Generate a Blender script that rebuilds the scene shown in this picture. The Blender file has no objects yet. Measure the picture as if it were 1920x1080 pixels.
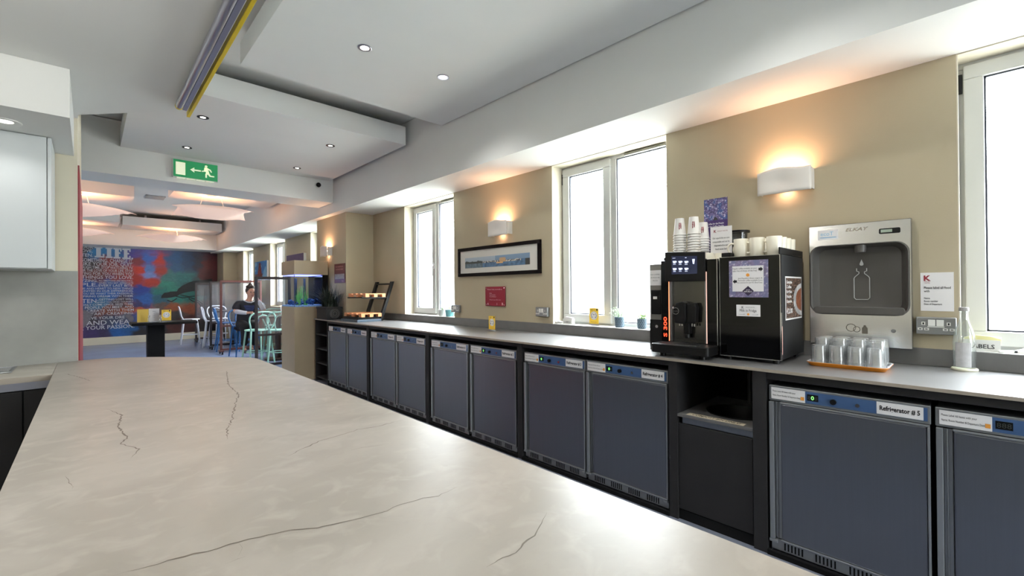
import bpy, bmesh, math, random
from mathutils import Vector, Matrix, noise
random.seed(7)
sc = bpy.context.scene
C = sc.collection
PI = math.pi

def S(r, g, b):
    f = lambda c: (c/255/12.92) if c/255 <= .04045 else ((c/255+.055)/1.055)**2.4
    return (f(r), f(g), f(b), 1)

# ------------------------------------------------------------ camera
cd = bpy.data.cameras.new('camera'); cam = bpy.data.objects.new('camera', cd); C.objects.link(cam)
cd.sensor_width = 36; cd.lens = 827/1920*36; cd.clip_start = .02; cd.clip_end = 200
_y, _p, _r = (math.radians(a) for a in (43.8, .27, -.46))
_f = Vector((math.sin(_y)*math.cos(_p), math.cos(_y)*math.cos(_p), math.sin(_p)))
_rt = Vector((math.cos(_y), -math.sin(_y), 0)); _up = _rt.cross(_f)
_r2 = _rt*math.cos(_r)+_up*math.sin(_r); _u2 = -_rt*math.sin(_r)+_up*math.cos(_r)
mw = Matrix((_r2, _u2, -_f)).transposed().to_4x4(); mw.translation = (0, 0, 1.32)
cam.matrix_world = mw
sc.camera = cam

# ------------------------------------------------------------ world, light, exposure
w = bpy.data.worlds.new('sky'); sc.world = w; w.use_nodes = True
bg = w.node_tree.nodes['Background']; bg.inputs[0].default_value = (.88, .955, 1, 1); bg.inputs[1].default_value = 16.0
_n = w.node_tree.nodes; _l = w.node_tree.links; _tc = _n.new('ShaderNodeTexCoord'); _sx = _n.new('ShaderNodeSeparateXYZ'); _mr = _n.new('ShaderNodeMapRange')
_l.new(_tc.outputs['Generated'], _sx.inputs[0]); _l.new(_sx.outputs['Z'], _mr.inputs['Value'])          # overcast sky: brighter towards the zenith
_mr.inputs['From Min'].default_value = 0; _mr.inputs['From Max'].default_value = 1; _mr.inputs['To Min'].default_value = 8; _mr.inputs['To Max'].default_value = 60
_l.new(_mr.outputs[0], bg.inputs[1])
vs = sc.view_settings; vs.view_transform = 'Standard'; vs.look = 'None'; vs.gamma = 1; vs.use_curve_mapping = False
vs.exposure = 0.15
sc.cycles.max_bounces = 8; sc.cycles.transparent_max_bounces = 16; sc.cycles.sample_clamp_indirect = 6
sc.cycles.caustics_reflective = False; sc.cycles.caustics_refractive = False

def light(kind, name, loc, energy, col=(1, 1, 1), direction=(0, 0, -1), parent=None, **kw):
    l = bpy.data.lights.new(name, kind); l.energy = energy; l.color = col
    o = bpy.data.objects.new(name, l); C.objects.link(o); o.location = loc
    o.rotation_euler = Vector(direction).to_track_quat('-Z', 'Y').to_euler()
    if parent is not None: o.parent = parent
    for k, v in kw.items():
        if k == 'portal': l.cycles.is_portal = v
        else: setattr(l, k, v)
    return o
for yc in (-3.1, -.525, 2.12, 4.79, 8.37, 11.03, 13.5):          # daylight portals of the window openings
    light('AREA', 'window_portal', (3.34, yc, 1.74), 1, direction=(-1, 0, 0), shape='RECTANGLE', size=1.14, size_y=1.46, portal=True)
light('AREA', 'window_portal', (1.5, -4.15, 1.6), 1, direction=(0, 1, 0), shape='RECTANGLE', size=2.0, size_y=1.6, portal=True)  # added opening in the back wall, lets sky light in from behind
light('AREA', 'window_portal', (-3.15, 9.5, 1.6), 1, direction=(1, 0, 0), shape='RECTANGLE', size=1.0, size_y=1.0, portal=True)  # added opening in the left wall, brightens the dining room

# ------------------------------------------------------------ materials
def M(name, col, rough=.5, metal=0, emit=None, es=0, var=0, vscale=6, bump=0, bscale=60, spec=.5, aniso=None, attr=None, coat=0):
    m = bpy.data.materials.new(name); m.use_nodes = True; nt = m.node_tree; N = nt.nodes; L = nt.links
    p = N['Principled BSDF']; p.inputs['Base Color'].default_value = col; p.inputs['Roughness'].default_value = rough
    p.inputs['Metallic'].default_value = metal; p.inputs['Specular IOR Level'].default_value = spec
    p.inputs['Coat Weight'].default_value = coat; p.inputs['Coat Roughness'].default_value = .28 if coat > .5 else .03
    if emit: p.inputs['Emission Color'].default_value = emit; p.inputs['Emission Strength'].default_value = es
    tc = N.new('ShaderNodeTexCoord'); mp = N.new('ShaderNodeMapping'); L.new(tc.outputs['Object'], mp.inputs[0])
    if aniso: mp.inputs['Scale'].default_value = aniso
    if attr:
        a = N.new('ShaderNodeAttribute'); a.attribute_name = attr; L.new(a.outputs['Color'], p.inputs['Base Color'])
    elif var:
        n = N.new('ShaderNodeTexNoise'); n.inputs['Scale'].default_value = vscale; n.inputs['Detail'].default_value = 5
        L.new(mp.outputs[0], n.inputs['Vector'])
        r = N.new('ShaderNodeMapRange'); r.inputs['From Min'].default_value = .3; r.inputs['From Max'].default_value = .7
        r.inputs['To Min'].default_value = 1-var; r.inputs['To Max'].default_value = 1+var; L.new(n.outputs['Fac'], r.inputs['Value'])
        h = N.new('ShaderNodeHueSaturation'); h.inputs['Color'].default_value = col; L.new(r.outputs[0], h.inputs['Value'])
        L.new(h.outputs[0], p.inputs['Base Color'])
    if bump:
        n2 = N.new('ShaderNodeTexNoise'); n2.inputs['Scale'].default_value = bscale; L.new(mp.outputs[0], n2.inputs['Vector'])
        b = N.new('ShaderNodeBump'); b.inputs['Strength'].default_value = bump; b.inputs['Distance'].default_value = .01
        L.new(n2.outputs['Fac'], b.inputs['Height']); L.new(b.outputs[0], p.inputs['Normal'])
    return m

def glassy(name, tint=(1, 1, 1, 1), ior=1.45, rough=.02, gain=1.0, solid=0, solidcol=(1, 1, 1, 1)):
    m = bpy.data.materials.new(name); m.use_nodes = True; nt = m.node_tree; N = nt.nodes; L = nt.links
    N.remove(N['Principled BSDF']); out = N['Material Output']
    t = N.new('ShaderNodeBsdfTransparent'); t.inputs[0].default_value = tint
    g = N.new('ShaderNodeBsdfGlossy'); g.inputs['Roughness'].default_value = rough
    lw = N.new('ShaderNodeLayerWeight'); f = N.new('ShaderNodeMath'); f.operation = 'POWER'; f.inputs[1].default_value = 5; L.new(lw.outputs['Facing'], f.inputs[0])
    F0 = ((ior-1)/(ior+1))**2; f2 = N.new('ShaderNodeMath'); f2.operation = 'MULTIPLY_ADD'; f2.inputs[1].default_value = 1-F0; f2.inputs[2].default_value = F0; L.new(f.outputs[0], f2.inputs[0]); f = f2
    mu = N.new('ShaderNodeMath'); mu.operation = 'MULTIPLY'; mu.inputs[1].default_value = gain; mu.use_clamp = True
    L.new(f.outputs[0], mu.inputs[0])
    x = N.new('ShaderNodeMixShader'); L.new(mu.outputs[0], x.inputs[0]); L.new(t.outputs[0], x.inputs[1]); L.new(g.outputs[0], x.inputs[2])
    if solid:
        d = N.new('ShaderNodeBsdfDiffuse'); d.inputs[0].default_value = solidcol
        x2 = N.new('ShaderNodeMixShader'); x2.inputs[0].default_value = solid
        L.new(x.outputs[0], x2.inputs[1]); L.new(d.outputs[0], x2.inputs[2]); x = x2
    L.new(x.outputs[0], out.inputs[0])
    return m

m_ceil = M('white_ceiling_paint', S(232, 233, 230), .8, var=.015, vscale=2)
m_wall = M('beige_wall_paint', S(178, 166, 141), .75, var=.03, vscale=3, bump=.03, bscale=120)
m_cream = M('cream_wall_paint', S(222, 214, 192), .75, var=.02)
m_reveal = M('reveal_paint', S(222, 214, 196), .7, var=.02)
m_red = M('red_wall_paint', S(112, 18, 30), .6, var=.04)
m_floor = M('blue_grey_vinyl', S(128, 140, 170), .26, var=.10, vscale=1.6)
m_upvc = M('white_upvc', S(198, 199, 197), .35, var=.02)
m_gasket = M('black_gasket', S(35, 38, 48), .6)
m_pane = glassy('window_glass', (.97, .98, .98, 1), 1.45, .02, .35)
m_stonewall = M('grey_stone_panel', S(146, 146, 142), .5, var=.13, vscale=5)
m_cab = M('pale_grey_gloss_cabinet', S(196, 202, 204), .35)
m_black = M('black_plastic', S(11, 11, 12), .42, var=.05, spec=.22)
m_gblack = M('gloss_black_glass', S(5, 5, 6), .08, spec=.35)
m_dark = M('dark_anthracite_laminate', S(38, 37, 38), .55, var=.08, spec=.25)
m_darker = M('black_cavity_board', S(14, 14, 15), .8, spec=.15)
m_ctop = M('dark_stone_worktop', S(104, 103, 103), .40, spec=.9, coat=.7, var=.10, vscale=4, aniso=(1, .3, 1))
m_edge = M('bare_worktop_edge', S(150, 140, 128), .5, var=.06)
m_upst = M('stone_upstand', S(98, 97, 96), .4, var=.16, vscale=6)
m_steel = M('brushed_steel', S(150, 152, 156), .3, 1, var=.05, vscale=30, aniso=(1, 1, .03))
m_fsteel = M('dark_brushed_steel', S(128, 131, 140), .40, 1, var=.018, vscale=26, aniso=(6, 6, .1))
m_fframe = M('fridge_grey_frame', S(150, 153, 156), .38, .7, var=.03)
m_fblue = M('blue_fascia', S(60, 88, 130), .4, var=.04)
m_white = M('white_plastic', S(232, 232, 228), .4, var=.02)
m_paper = M('white_paper', S(232, 230, 230), .6, var=.02)
m_ink = M('black_ink', S(22, 20, 24), .6)
m_grey_ink = M('grey_ink', S(96, 96, 100), .6)
m_redink = M('maroon_ink', S(130, 24, 44), .6)
m_orange = M('orange_print', S(224, 150, 60), .5)
m_green_led = M('green_led', S(20, 60, 20), .4, emit=(.25, 1, .2, 1), es=2.5)
m_dim_led = M('dim_led', S(60, 64, 60), .4)
m_chrome = M('chrome', S(220, 220, 224), .12, 1, var=.02)
m_mirror = M('polished_steel', S(228, 228, 230), .24, 1, var=.04)
m_maroon = M('maroon_acrylic', S(128, 22, 40), .5, spec=.3)
m_yellow = M('yellow_card', S(236, 196, 60), .5)
m_cup = M('white_paper_cup', S(236, 234, 230), .5, var=.02)
m_mug = M('cream_china', S(236, 230, 212), .2, coat=.4)
m_glass = glassy('tumbler_glass', (.965, .97, .97, 1), 1.5,     .03, 2.6, .09, (.9, .92, .93, 1))
m_bglass = glassy('bottle_glass', (.95, .965, .96, 1), 1.5, .03, 2.0, .03, (.9, .92, .92, 1))
m_acry = glassy('clear_plastic', (.96, .96, .98, 1), 1.45, .05, 1.6, .05, (.7, .7, .76, 1))
m_leaf = M('fresh_green_leaf', S(112, 150, 62), .5, var=.25, vscale=40)
m_pale_leaf = M('pale_green_leaf', S(150, 172, 140), .5, var=.25, vscale=40)
m_dleaf = M('dark_green_blade', S(22, 36, 22), .5, var=.3, vscale=8)
m_soil = M('dark_soil', S(50, 40, 32), .9, var=.3, vscale=50)
m_pot = M('slate_blue_pot', S(92, 112, 128), .6, var=.08, vscale=30)
m_potdark = M('pot_pattern_dark', S(40, 50, 62), .7)
m_wood = M('orange_pine', S(208, 140, 92), .55, var=.12, vscale=14, aniso=(1, 6, 6))
m_gold = M('yellow_painted_rail', S(214, 186, 30), .4, var=.05)
m_alu = M('satin_aluminium', S(165, 165, 176), .3, .9, var=.05)

# ------------------------------------------------------------ mesh builder
class B:
    def __init__(s): s.bm = bmesh.new(); s.mi = 0
    def _f(s, vs):
        try: f = s.bm.faces.new(vs); f.material_index = s.mi; return f
        except ValueError: return None
    def box(s, x0, x1, y0, y1, z0, z1):
        v = [s.bm.verts.new((x, y, z)) for x in (x0, x1) for y in (y0, y1) for z in (z0, z1)]
        for q in ((0, 1, 3, 2), (4, 6, 7, 5), (0, 4, 5, 1), (2, 3, 7, 6), (0, 2, 6, 4), (1, 5, 7, 3)): s._f([v[i] for i in q])
        return s
    def quad(s, *p): s._f([s.bm.verts.new(q) for q in p]); return s
    def prism(s, poly, z0, z1, axis='z'):
        mk = {'z': lambda a, b, c: (a, b, c), 'y': lambda a, b, c: (a, c, b), 'x': lambda a, b, c: (c, a, b)}[axis]
        lo = [s.bm.verts.new(mk(a, b, z0)) for a, b in poly]; hi = [s.bm.verts.new(mk(a, b, z1)) for a, b in poly]
        s._f(lo[::-1]); s._f(hi); n = len(poly)
        for i in range(n): s._f([lo[i], lo[(i+1) % n], hi[(i+1) % n], hi[i]])
        return s
    def lathe(s, prof, c=(0, 0, 0), seg=24, axis='z'):
        rings = []
        for r, h in prof:
            ring = []
            for k in range(seg):
                a = 2*PI*k/seg; ca, sa = r*math.cos(a), r*math.sin(a)
                p = {'z': (ca, sa, h), 'y': (ca, h, sa), 'x': (h, ca, sa)}[axis]
                ring.append(s.bm.verts.new((c[0]+p[0], c[1]+p[1], c[2]+p[2])))
                if r < 1e-6: break
            rings.append(ring)
        for A, Bq in zip(rings, rings[1:]):
            if len(A) == 1 and len(Bq) == 1: continue
            for k in range(seg):
                k2 = (k+1) % seg
                if len(A) == 1: s._f([A[0], Bq[k2], Bq[k]])
                elif len(Bq) == 1: s._f([A[k], A[k2], Bq[0]])
                else: s._f([A[k], A[k2], Bq[k2], Bq[k]])
        return s
    def cyl(s, c, r, h, seg=24, axis='z', r2=None):
        r2 = r if r2 is None else r2
        return s.lathe([(0, 0), (r, 0), (r2, h), (0, h)], c, seg, axis)
    def tube(s, pts, r, seg=8, closed=False):
        P = [Vector(p) for p in pts]; n = len(P); rings = []; up = Vector((0, 0, 1)); prev = None
        for i, p in enumerate(P):
            if closed: t = P[(i+1) % n]-P[i-1]
            else: t = P[min(i+1, n-1)]-P[max(i-1, 0)]
            t.normalize()
            if prev is None:
                u = t.cross(up) if abs(t.z) < .95 else t.cross(Vector((1, 0, 0)))
            else: u = prev - t*prev.dot(t)
            u.normalize(); prev = u; v = t.cross(u)
            rr = r[i] if isinstance(r, (list, tuple)) else r
            rings.append([s.bm.verts.new(p+(u*math.cos(2*PI*k/seg)+v*math.sin(2*PI*k/seg))*rr) for k in range(seg)])
        m = n if closed else n-1
        for i in range(m):
            A, D = rings[i], rings[(i+1) % n]
            for k in range(seg): s._f([A[k], A[(k+1) % seg], D[(k+1) % seg], D[k]])
        if not closed: s._f(rings[0][::-1]); s._f(rings[-1])
        return s
    def sphere(s, c, r, seg=16, sc3=(1, 1, 1)):
        n = max(6, seg//2); s0 = len(s.bm.verts)
        s.lathe([(r*math.sin(PI*i/n), -r*math.cos(PI*i/n)) for i in range(n+1)], (0, 0, 0), seg)
        s.bm.verts.ensure_lookup_table()
        for v in list(s.bm.verts)[s0:]: v.co = Vector((c[0]+v.co.x*sc3[0], c[1]+v.co.y*sc3[1], c[2]+v.co.z*sc3[2]))
        return s
    def done(s, name, mats, parent=None, smooth=False, bevel=0, loc=None, norm=True):
        if norm: bmesh.ops.recalc_face_normals(s.bm, faces=s.bm.faces[:])
        me = bpy.data.meshes.new(name); s.bm.to_mesh(me); s.bm.free()
        for m in (mats if isinstance(mats, (list, tuple)) else [mats]): me.materials.append(m)
        o = bpy.data.objects.new(name, me); C.objects.link(o)
        if parent is not None: o.parent = parent
        if loc: o.location = loc
        if smooth:
            for p in me.polygons: p.use_smooth = True
            md = o.modifiers.new('edge', 'EDGE_SPLIT'); md.split_angle = math.radians(35)
        if bevel:
            md = o.modifiers.new('bevel', 'BEVEL'); md.width = bevel; md.segments = 2; md.limit_method = 'ANGLE'
        return o

def cr(P, n=5):
    P = [Vector(p) for p in P]; o = []
    for i in range(len(P)-1):
        a, b_, c, d = P[max(i-1, 0)], P[i], P[i+1], P[min(i+2, len(P)-1)]
        for k in range(n):
            t = k/n; o.append(.5*((2*b_)+(c-a)*t+(2*a-5*b_+4*c-d)*t*t+(3*b_-a-3*c+d)*t**3))
    return o+[P[-1]]
def tag(o, label=None, cat=None, group=None, kind=None):
    if label: o['label'] = label
    if cat: o['category'] = cat
    if group: o['group'] = group
    if kind: o['kind'] = kind
    return o
def thing(name, label, cat, loc=(0, 0, 0), rz=0, group=None):
    o = bpy.data.objects.new(name, None); o.empty_display_size = .1; C.objects.link(o)
    o.location = loc; o.rotation_euler = (0, 0, math.radians(rz)); return tag(o, label, cat, group)
def struct(name, b, m, label, **kw):
    o = b.done(name, m, **kw); tag(o, label, kind='structure'); return o
KIDS = {}
def dup(o, parent=None, loc=None, rz=None, label=None, group=None):
    c = o.copy(); C.objects.link(c)
    if parent is not None: c.parent = parent
    if loc is not None: c.location = loc
    if rz is not None: c.rotation_euler = (0, 0, math.radians(rz))
    if label: c['label'] = label
    if group: c['group'] = group
    for ch in [k for k in bpy.data.objects if k.parent == o]: dup(ch, c)
    return c

# text: lines = (string, x, z, height of capitals, align, {options}); lies in the xz plane, seen from -y
def text_mesh(lines):
    out = bmesh.new()
    for ln in lines:
        st, x, z, h = ln[:4]; al = ln[4] if len(ln) > 4 else 'C'; op = ln[5] if len(ln) > 5 else {}
        cu = bpy.data.curves.new('t', 'FONT'); cu.body = st; cu.size = 1; cu.resolution_u = 2; cu.offset = op.get('bold', 0); cu.shear = op.get('shear', 0)
        ob = bpy.data.objects.new('t', cu); me = bpy.data.meshes.new_from_object(ob)
        if len(me.vertices):
            xs = [v.co.x for v in me.vertices]; w0 = max(xs)-min(xs); k = h/.70
            kx = op['width']/w0 if 'width' in op else k
            off = {'C': -(max(xs)+min(xs))/2, 'L': -min(xs), 'R': -max(xs)}[al]
            a = math.radians(op.get('rot', 0)); ca, sa = math.cos(a), math.sin(a)
            s0 = len(out.verts); out.from_mesh(me); out.verts.ensure_lookup_table()
            for v in list(out.verts)[s0:]:
                px, pz = (v.co.x+off)*kx, (v.co.y)*k - h*op.get('vc', 0)
                v.co = Vector((x+px*ca-pz*sa, 0, z+px*sa+pz*ca))
        bpy.data.objects.remove(ob); bpy.data.curves.remove(cu); bpy.data.meshes.remove(me)
    return out
def text(name, lines, mat, parent, y=-.001, x=0, z=0, rot=None):
    bm = text_mesh(lines); me = bpy.data.meshes.new(name); bm.to_mesh(me); bm.free(); me.materials.append(mat)
    o = bpy.data.objects.new(name, me); C.objects.link(o); o.parent = parent; o.location = (x, y, z)
    if rot: o.rotation_euler = rot
    return o

def painted(name, w, h, nx, ny, fn, mat, parent, loc, thick=0):
    bm = bmesh.new(); g = [[bm.verts.new((w*i/nx, 0, h*j/ny)) for j in range(ny+1)] for i in range(nx+1)]
    cols = []
    for i in range(nx):
        for j in range(ny): bm.faces.new((g[i][j], g[i+1][j], g[i+1][j+1], g[i][j+1]))
    lay = bm.loops.layers.float_color.new('Col')
    for f in bm.faces:
        for lp in f.loops: lp[lay] = fn(lp.vert.co.x/w, lp.vert.co.z/h)
    me = bpy.data.meshes.new(name); bm.to_mesh(me); bm.free(); me.materials.append(mat)
    o = bpy.data.objects.new(name, me); C.objects.link(o); o.parent = parent; o.location = loc
    return o

# ------------------------------------------------------------ setting
XW = 3.1
WIN = [(-3.65, -2.55), (-1.09, .045), (1.56, 2.69), (4.21, 5.34), (7.80, 8.86), (10.40, 11.50), (13.0, 14.02)]
ZS, ZH = 1.0, 2.47
struct('floor', B().box(-3.2, 3.4, 6.9, 15.8, -.1, 0), m_floor, 'blue-grey vinyl floor of the dining room')
struct('floor', B().box(-3.2, 3.4, -4.3, 6.8999, -.1, 0), M('grey_kitchen_vinyl', S(104, 109, 122), .4, var=.08), 'grey vinyl floor of the kitchen aisle')
b = B(); b.box(-3.2, 3.6, -4.3, 15.8, 3.22, 3.32); struct('ceiling', b, m_ceil, 'white plastered ceiling above the hanging panels')
b = B(); y = -4.3
for a, c in WIN+[(15.8, 15.8)]:
    b.box(XW, XW+.3, y, a, 0, 3.2)
    if a < 15: b.box(XW, XW+.3, a, c, 0, ZS-.015); b.box(XW, XW+.3, a, c, ZH, 3.2)
    y = c
struct('wall_right', b, m_wall, 'beige wall with the row of tall windows')
b = B().box(2.58, XW-.001, -4.2, 15.5, ZH, 3.21)
struct('trim_1', b, m_ceil, 'long white boxed beam running above the windows')
b = B().box(2.68, XW, 6.25, 7.37, 0, ZH-.002); struct('wall_pier', b, m_wall, 'beige wall pier beside the aquarium')
b = B().box(2.76, XW, 14.75, 15.5, 0, ZH-.002); struct('wall_pier', b, m_wall, 'beige wall pier next to the painted far wall')
struct('wall_far', B().box(-3.2, XW, 15.5, 15.7, 0, 3.2), m_wall, 'far end wall of the dining room')
struct('baseboard_far', B().box(-3, 2.76, 15.475, 15.5, 0, .19), m_cream, 'cream skirting board under the painted wall', bevel=.004)
b = B(); b.box(-3.2, 3.4, -4.3, -4.1, 0, .8); b.box(-3.2, 3.4, -4.3, -4.1, 2.4, 3.2); b.box(-3.2, .5, -4.3, -4.1, .8, 2.4); b.box(2.5, 3.4, -4.3, -4.1, .8, 2.4)  # opening added in this unseen wall to let sky light in
struct('wall_back', b, m_cream, 'wall behind the camera')
b = B(); b.box(-3.2, -3, -4.1, 9, 0, 3.2); b.box(-3.2, -3, 10, 15.5, 0, 3.2); b.box(-3.2, -3, 9, 10, 0, 1.1); b.box(-3.2, -3, 9, 10, 2.1, 3.2)  # unseen opening added here to bring light into the dining room
struct('wall_left', b, m_cream, 'cream wall at the left of the rooms')
struct('wall_kitchen', B().box(-3, -.05, 3.88, 5.8, 0, 3.21), m_cream, 'cream wall behind the kitchen cabinets')
struct('trim_2', B().box(-.0499, -.042, 3.90, 5.8, 0, 2.13), m_red, 'dark red painted end of the kitchen wall')
struct('trim_3', B().prism([(-3, -4.1), (.45, -4.1), (.45, 3.25), (.31, 3.41), (.16, 3.57), (-.044, 3.80), (-.049, 3.879), (-3, 3.879)], 2.42, 3.21), m_ceil, 'low white ceiling over the island with an angled end')
struct('trim_4', B().box(-3, -.066, 3.05, 3.879, 2.18, 2.419), m_ceil, 'white bulkhead above the wall cabinets')
struct('trim_5', B().box(.80, 2.565, -3.9, 3.68, 2.98, 3.14), m_ceil, 'large white hanging ceiling panel with two lit spotlights')
struct('trim_6', B().box(.25, 2.52, 4.30, 6.44, 2.925, 3.125), m_ceil, 'white hanging ceiling panel with four small downlights')
struct('trim_7', B().box(-3, 2.579, 6.45, 7.0, 2.615, 3.21), m_ceil, 'white cross beam carrying the exit sign')
struct('trim_8', B().box(-2.6, .55, 9.7, 10.9, 2.93, 3.12), m_ceil, 'hanging ceiling panel at the left of the dining room')
struct('trim_17', B().box(.98, 2.5, 7.15, 9.5, 2.95, 3.13), m_ceil, 'hanging ceiling panel just behind the exit sign beam')
struct('trim_9', B().box(.56, 2.5, 13.5, 14.5, 2.90, 3.10), m_ceil, 'hanging ceiling panel near the painted wall')
struct('trim_10', B().box(-2.6, .50, 13.1, 14.1, 2.90, 3.10), m_ceil, 'hanging ceiling panel left of the far one')
struct('trim_11', B().box(-3, 2.7, 14.62, 15.499, 2.50, 3.21), m_ceil, 'white beam above the painted wall')
b = B()
for x, y, z0, z1 in ((1.1, 3.3, 3.14, 3.22), (2.2, 3.3, 3.14, 3.22), (1.1, .5, 3.14, 3.22), (2.2, .5, 3.14, 3.22), (.7, 4.9, 3.125, 3.22), (2.0, 4.9, 3.125, 3.22), (.7, 6.0, 3.125, 3.22), (2.0, 6.0, 3.125, 3.22),
                     (-.5, 10.2, 3.12, 3.22), (.3, 10.5, 3.12, 3.22), (1.0, 14, 3.1, 3.22), (2.1, 14, 3.1, 3.22), (-.8, 13.6, 3.1, 3.22), (.2, 13.6, 3.1, 3.22)):
    b.box(x-.02, x+.02, y-.02, y+.02, z0, z1)
struct('trim_12', b, m_alu, 'short hangers carrying the ceiling panels')
# fine joint in the beam and ceiling hatch line
# upstand and sill
b = B().box(3.08, 3.0999, -1.6, 6.2495, .918, 1.005)
struct('trim_13', b, m_upst, 'grey stone upstand along the back of the counter', bevel=.002)

# windows (frame at x=3.25)
m_vent = M('grey_vent', S(120, 118, 110), .5, .4)
def window(n, y0, y1, label, vent=False, handle=False, zs=ZS):
    # local: x to the viewer's right (-Y), y outwards, origin at left lower corner y1
    W = y1-y0; t = thing('window_%d' % n, label, None, (3.25, y1, zs), -90); t['kind'] = 'structure'
    H = ZH-zs
    b = B(); F = .035
    b.box(0, W, 0, .07, 0, F); b.box(0, W, 0, .07, H-F, H); b.box(0, F, 0, .07, F, H-F); b.box(W-F, W, 0, .07, F, H-F)
    mx = .565; b.box(mx-.03, mx+.03, 0, .07, F, H-F); b.done('window_frame', m_upvc, t, bevel=.004)
    sx0, sx1 = F-.012, mx-.018; s = thing('sash', None, None); s.parent = t
    q = .072
    b = B(); z0, z1 = F-.012, H-F+.012
    b.box(sx0, sx1, -.022, .03, z0, z0+q); b.box(sx0, sx1, -.022, .03, z1-q, z1); b.box(sx0, sx0+q, -.022, .03, z0+q, z1-q); b.box(sx1-q, sx1, -.022, .03, z0+q, z1-q)
    b.done('sash_frame', m_upvc, s, bevel=.005)
    b = B(); g = .008; a0, a1, c0, c1 = sx0+q, sx1-q, z0+q, z1-q
    for r in ((a0, a1, c0, c0+g), (a0, a1, c1-g, c1), (a0, a0+g, c0, c1), (a1-g, a1, c0, c1)): b.box(r[0], r[1], -.004, .02, r[2], r[3])
    a0, a1, c0, c1 = mx+.03, W-F, F, H-F
    for r in ((a0, a1, c0, c0+g), (a0, a1, c1-g, c1), (a0, a0+g, c0, c1), (a1-g, a1, c0, c1)): b.box(r[0], r[1], .01, .03, r[2], r[3])
    b.done('gasket', m_gasket, t)
    B().quad((sx0+q, .012, z0+q), (sx1-q, .012, z0+q), (sx1-q, .012, z1-q), (sx0+q, .012, z1-q)).done('pane', m_pane, s)
    B().quad((mx+.03, .02, F), (W-F, .02, F), (W-F, .02, H-F), (mx+.03, .02, H-F)).done('pane', m_pane, t)
    if vent:
        b = B(); b.box(mx+.12, W-.08, -.016, 0, H-.032, H-.014)
        for k in range(2): b.cyl((mx+.12+k*.17, -.01, H-.023), .013, .15, 10, 'x')
        b.done('trickle_vent', m_vent, t, bevel=.002)
    if handle:
        b = B(); b.box(sx1-.045, sx1-.02, -.032, -.022, .60, .68); b.box(sx1-.041, sx1-.024, -.05, -.032, .64, .66); b.box(sx1-.040, sx1-.025, -.06, -.048, .52, .66)
        b.done('handle', m_chrome, t, bevel=.003)
    b = B(); b.box(.004, .02, -.012, .0, H-.16, H-.06); b.done('hinge', m_black, s, bevel=.003)
    return t
window(1, *WIN[0], 'white window behind the camera side of the counter')
window(2, *WIN[1], 'white framed window at the right edge beside the bottle filler')
window(3, *WIN[2], 'white framed tall window with two plant pots beside the coffee machine', vent=True)
window(4, *WIN[3], 'white framed tall window at the far end of the counter', vent=True, handle=True)
window(5, *WIN[4], 'narrow looking window above the aquarium')
window(6, *WIN[5], 'tall window behind the mint chairs')
window(7, *WIN[6], 'farthest tall window near the painted wall')
b = B()
for a, c in WIN[1:4]: b.box(3.1001, 3.249, a+.001, c-.001, ZS-.0149, ZS+.006)
struct('trim_14', b, m_white, 'white window sills above the stone upstand')
b = B()
for a, c in WIN:
    for yy in (a+.0003, c-.0053): b.box(3.1003, 3.249, yy, yy+.005, ZS+.007, ZH-.001)
for a, c in WIN: b.box(XW+.0003, 3.249, a+.0054, c-.0054, ZH-.006, ZH-.001)
struct('trim_15', b, m_reveal, 'pale painted window reveals')
# pale building across the yard, just visible through the glass
bo = B(); bo.box(10.0, 10.3, -12, 24, -.3, 3.2)
struct('wall_yard', bo, M('white_render', S(246, 246, 246), .9, var=.02, vscale=.6), 'pale rendered wall across the yard outside the windows')
struct('floor_yard', B().box(3.45, 10.0, -12, 24, -.3, -.1), M('pale_paving', S(244, 245, 241), .9, var=.05, vscale=2), 'pale paved yard outside the windows')

# ------------------------------------------------------------ island
def veined(name, base, dark, light_, rough):
    m = bpy.data.materials.new(name); m.use_nodes = True; nt = m.node_tree; N = nt.nodes; L = nt.links
    p = N['Principled BSDF']; p.inputs['Roughness'].default_value = rough
    tc = N.new('ShaderNodeTexCoord')
    def nz(scale, det, sc3=(1, 1, 1), dist=0):
        mp = N.new('ShaderNodeMapping'); mp.inputs['Scale'].default_value = sc3; mp.inputs['Rotation'].default_value = (0, 0, .5); L.new(tc.outputs['Object'], mp.inputs[0])
        n = N.new('ShaderNodeTexNoise'); n.inputs['Scale'].default_value = scale; n.inputs['Detail'].default_value = det; n.inputs['Distortion'].default_value = dist; L.new(mp.outputs[0], n.inputs['Vector']); return n
    a = nz(2.0, 8, (1, 1.25, 1), 1.2); r = N.new('ShaderNodeValToRGB'); r.color_ramp.elements[0].position = .34; r.color_ramp.elements[0].color = dark; r.color_ramp.elements[1].position = .62; r.color_ramp.elements[1].color = base
    L.new(a.outputs['Fac'], r.inputs[0])
    c = nz(13, 10, (1, 1.3, 1), .8); mr = N.new('ShaderNodeMapRange'); mr.inputs['From Min'].default_value = .5; mr.inputs['From Max'].default_value = .78; L.new(c.outputs['Fac'], mr.inputs['Value'])
    mx = N.new('ShaderNodeMix'); mx.data_type = 'RGBA'; L.new(mr.outputs[0], mx.inputs[0]); L.new(r.outputs[0], mx.inputs[6]); mx.inputs[7].default_value = light_
    d = nz(30, 10, (1, 1.15, 1), .6); mr2 = N.new('ShaderNodeMapRange'); mr2.inputs['From Min'].default_value = .56; mr2.inputs['From Max'].default_value = .8; mr2.inputs['To Max'].default_value = .35; L.new(d.outputs['Fac'], mr2.inputs['Value'])
    m2 = N.new('ShaderNodeMix'); m2.data_type = 'RGBA'; L.new(mr2.outputs[0], m2.inputs[0]); L.new(mx.outputs[2], m2.inputs[6]); m2.inputs[7].default_value = dark
    L.new(m2.outputs[2], p.inputs['Base Color']); return m
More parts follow.
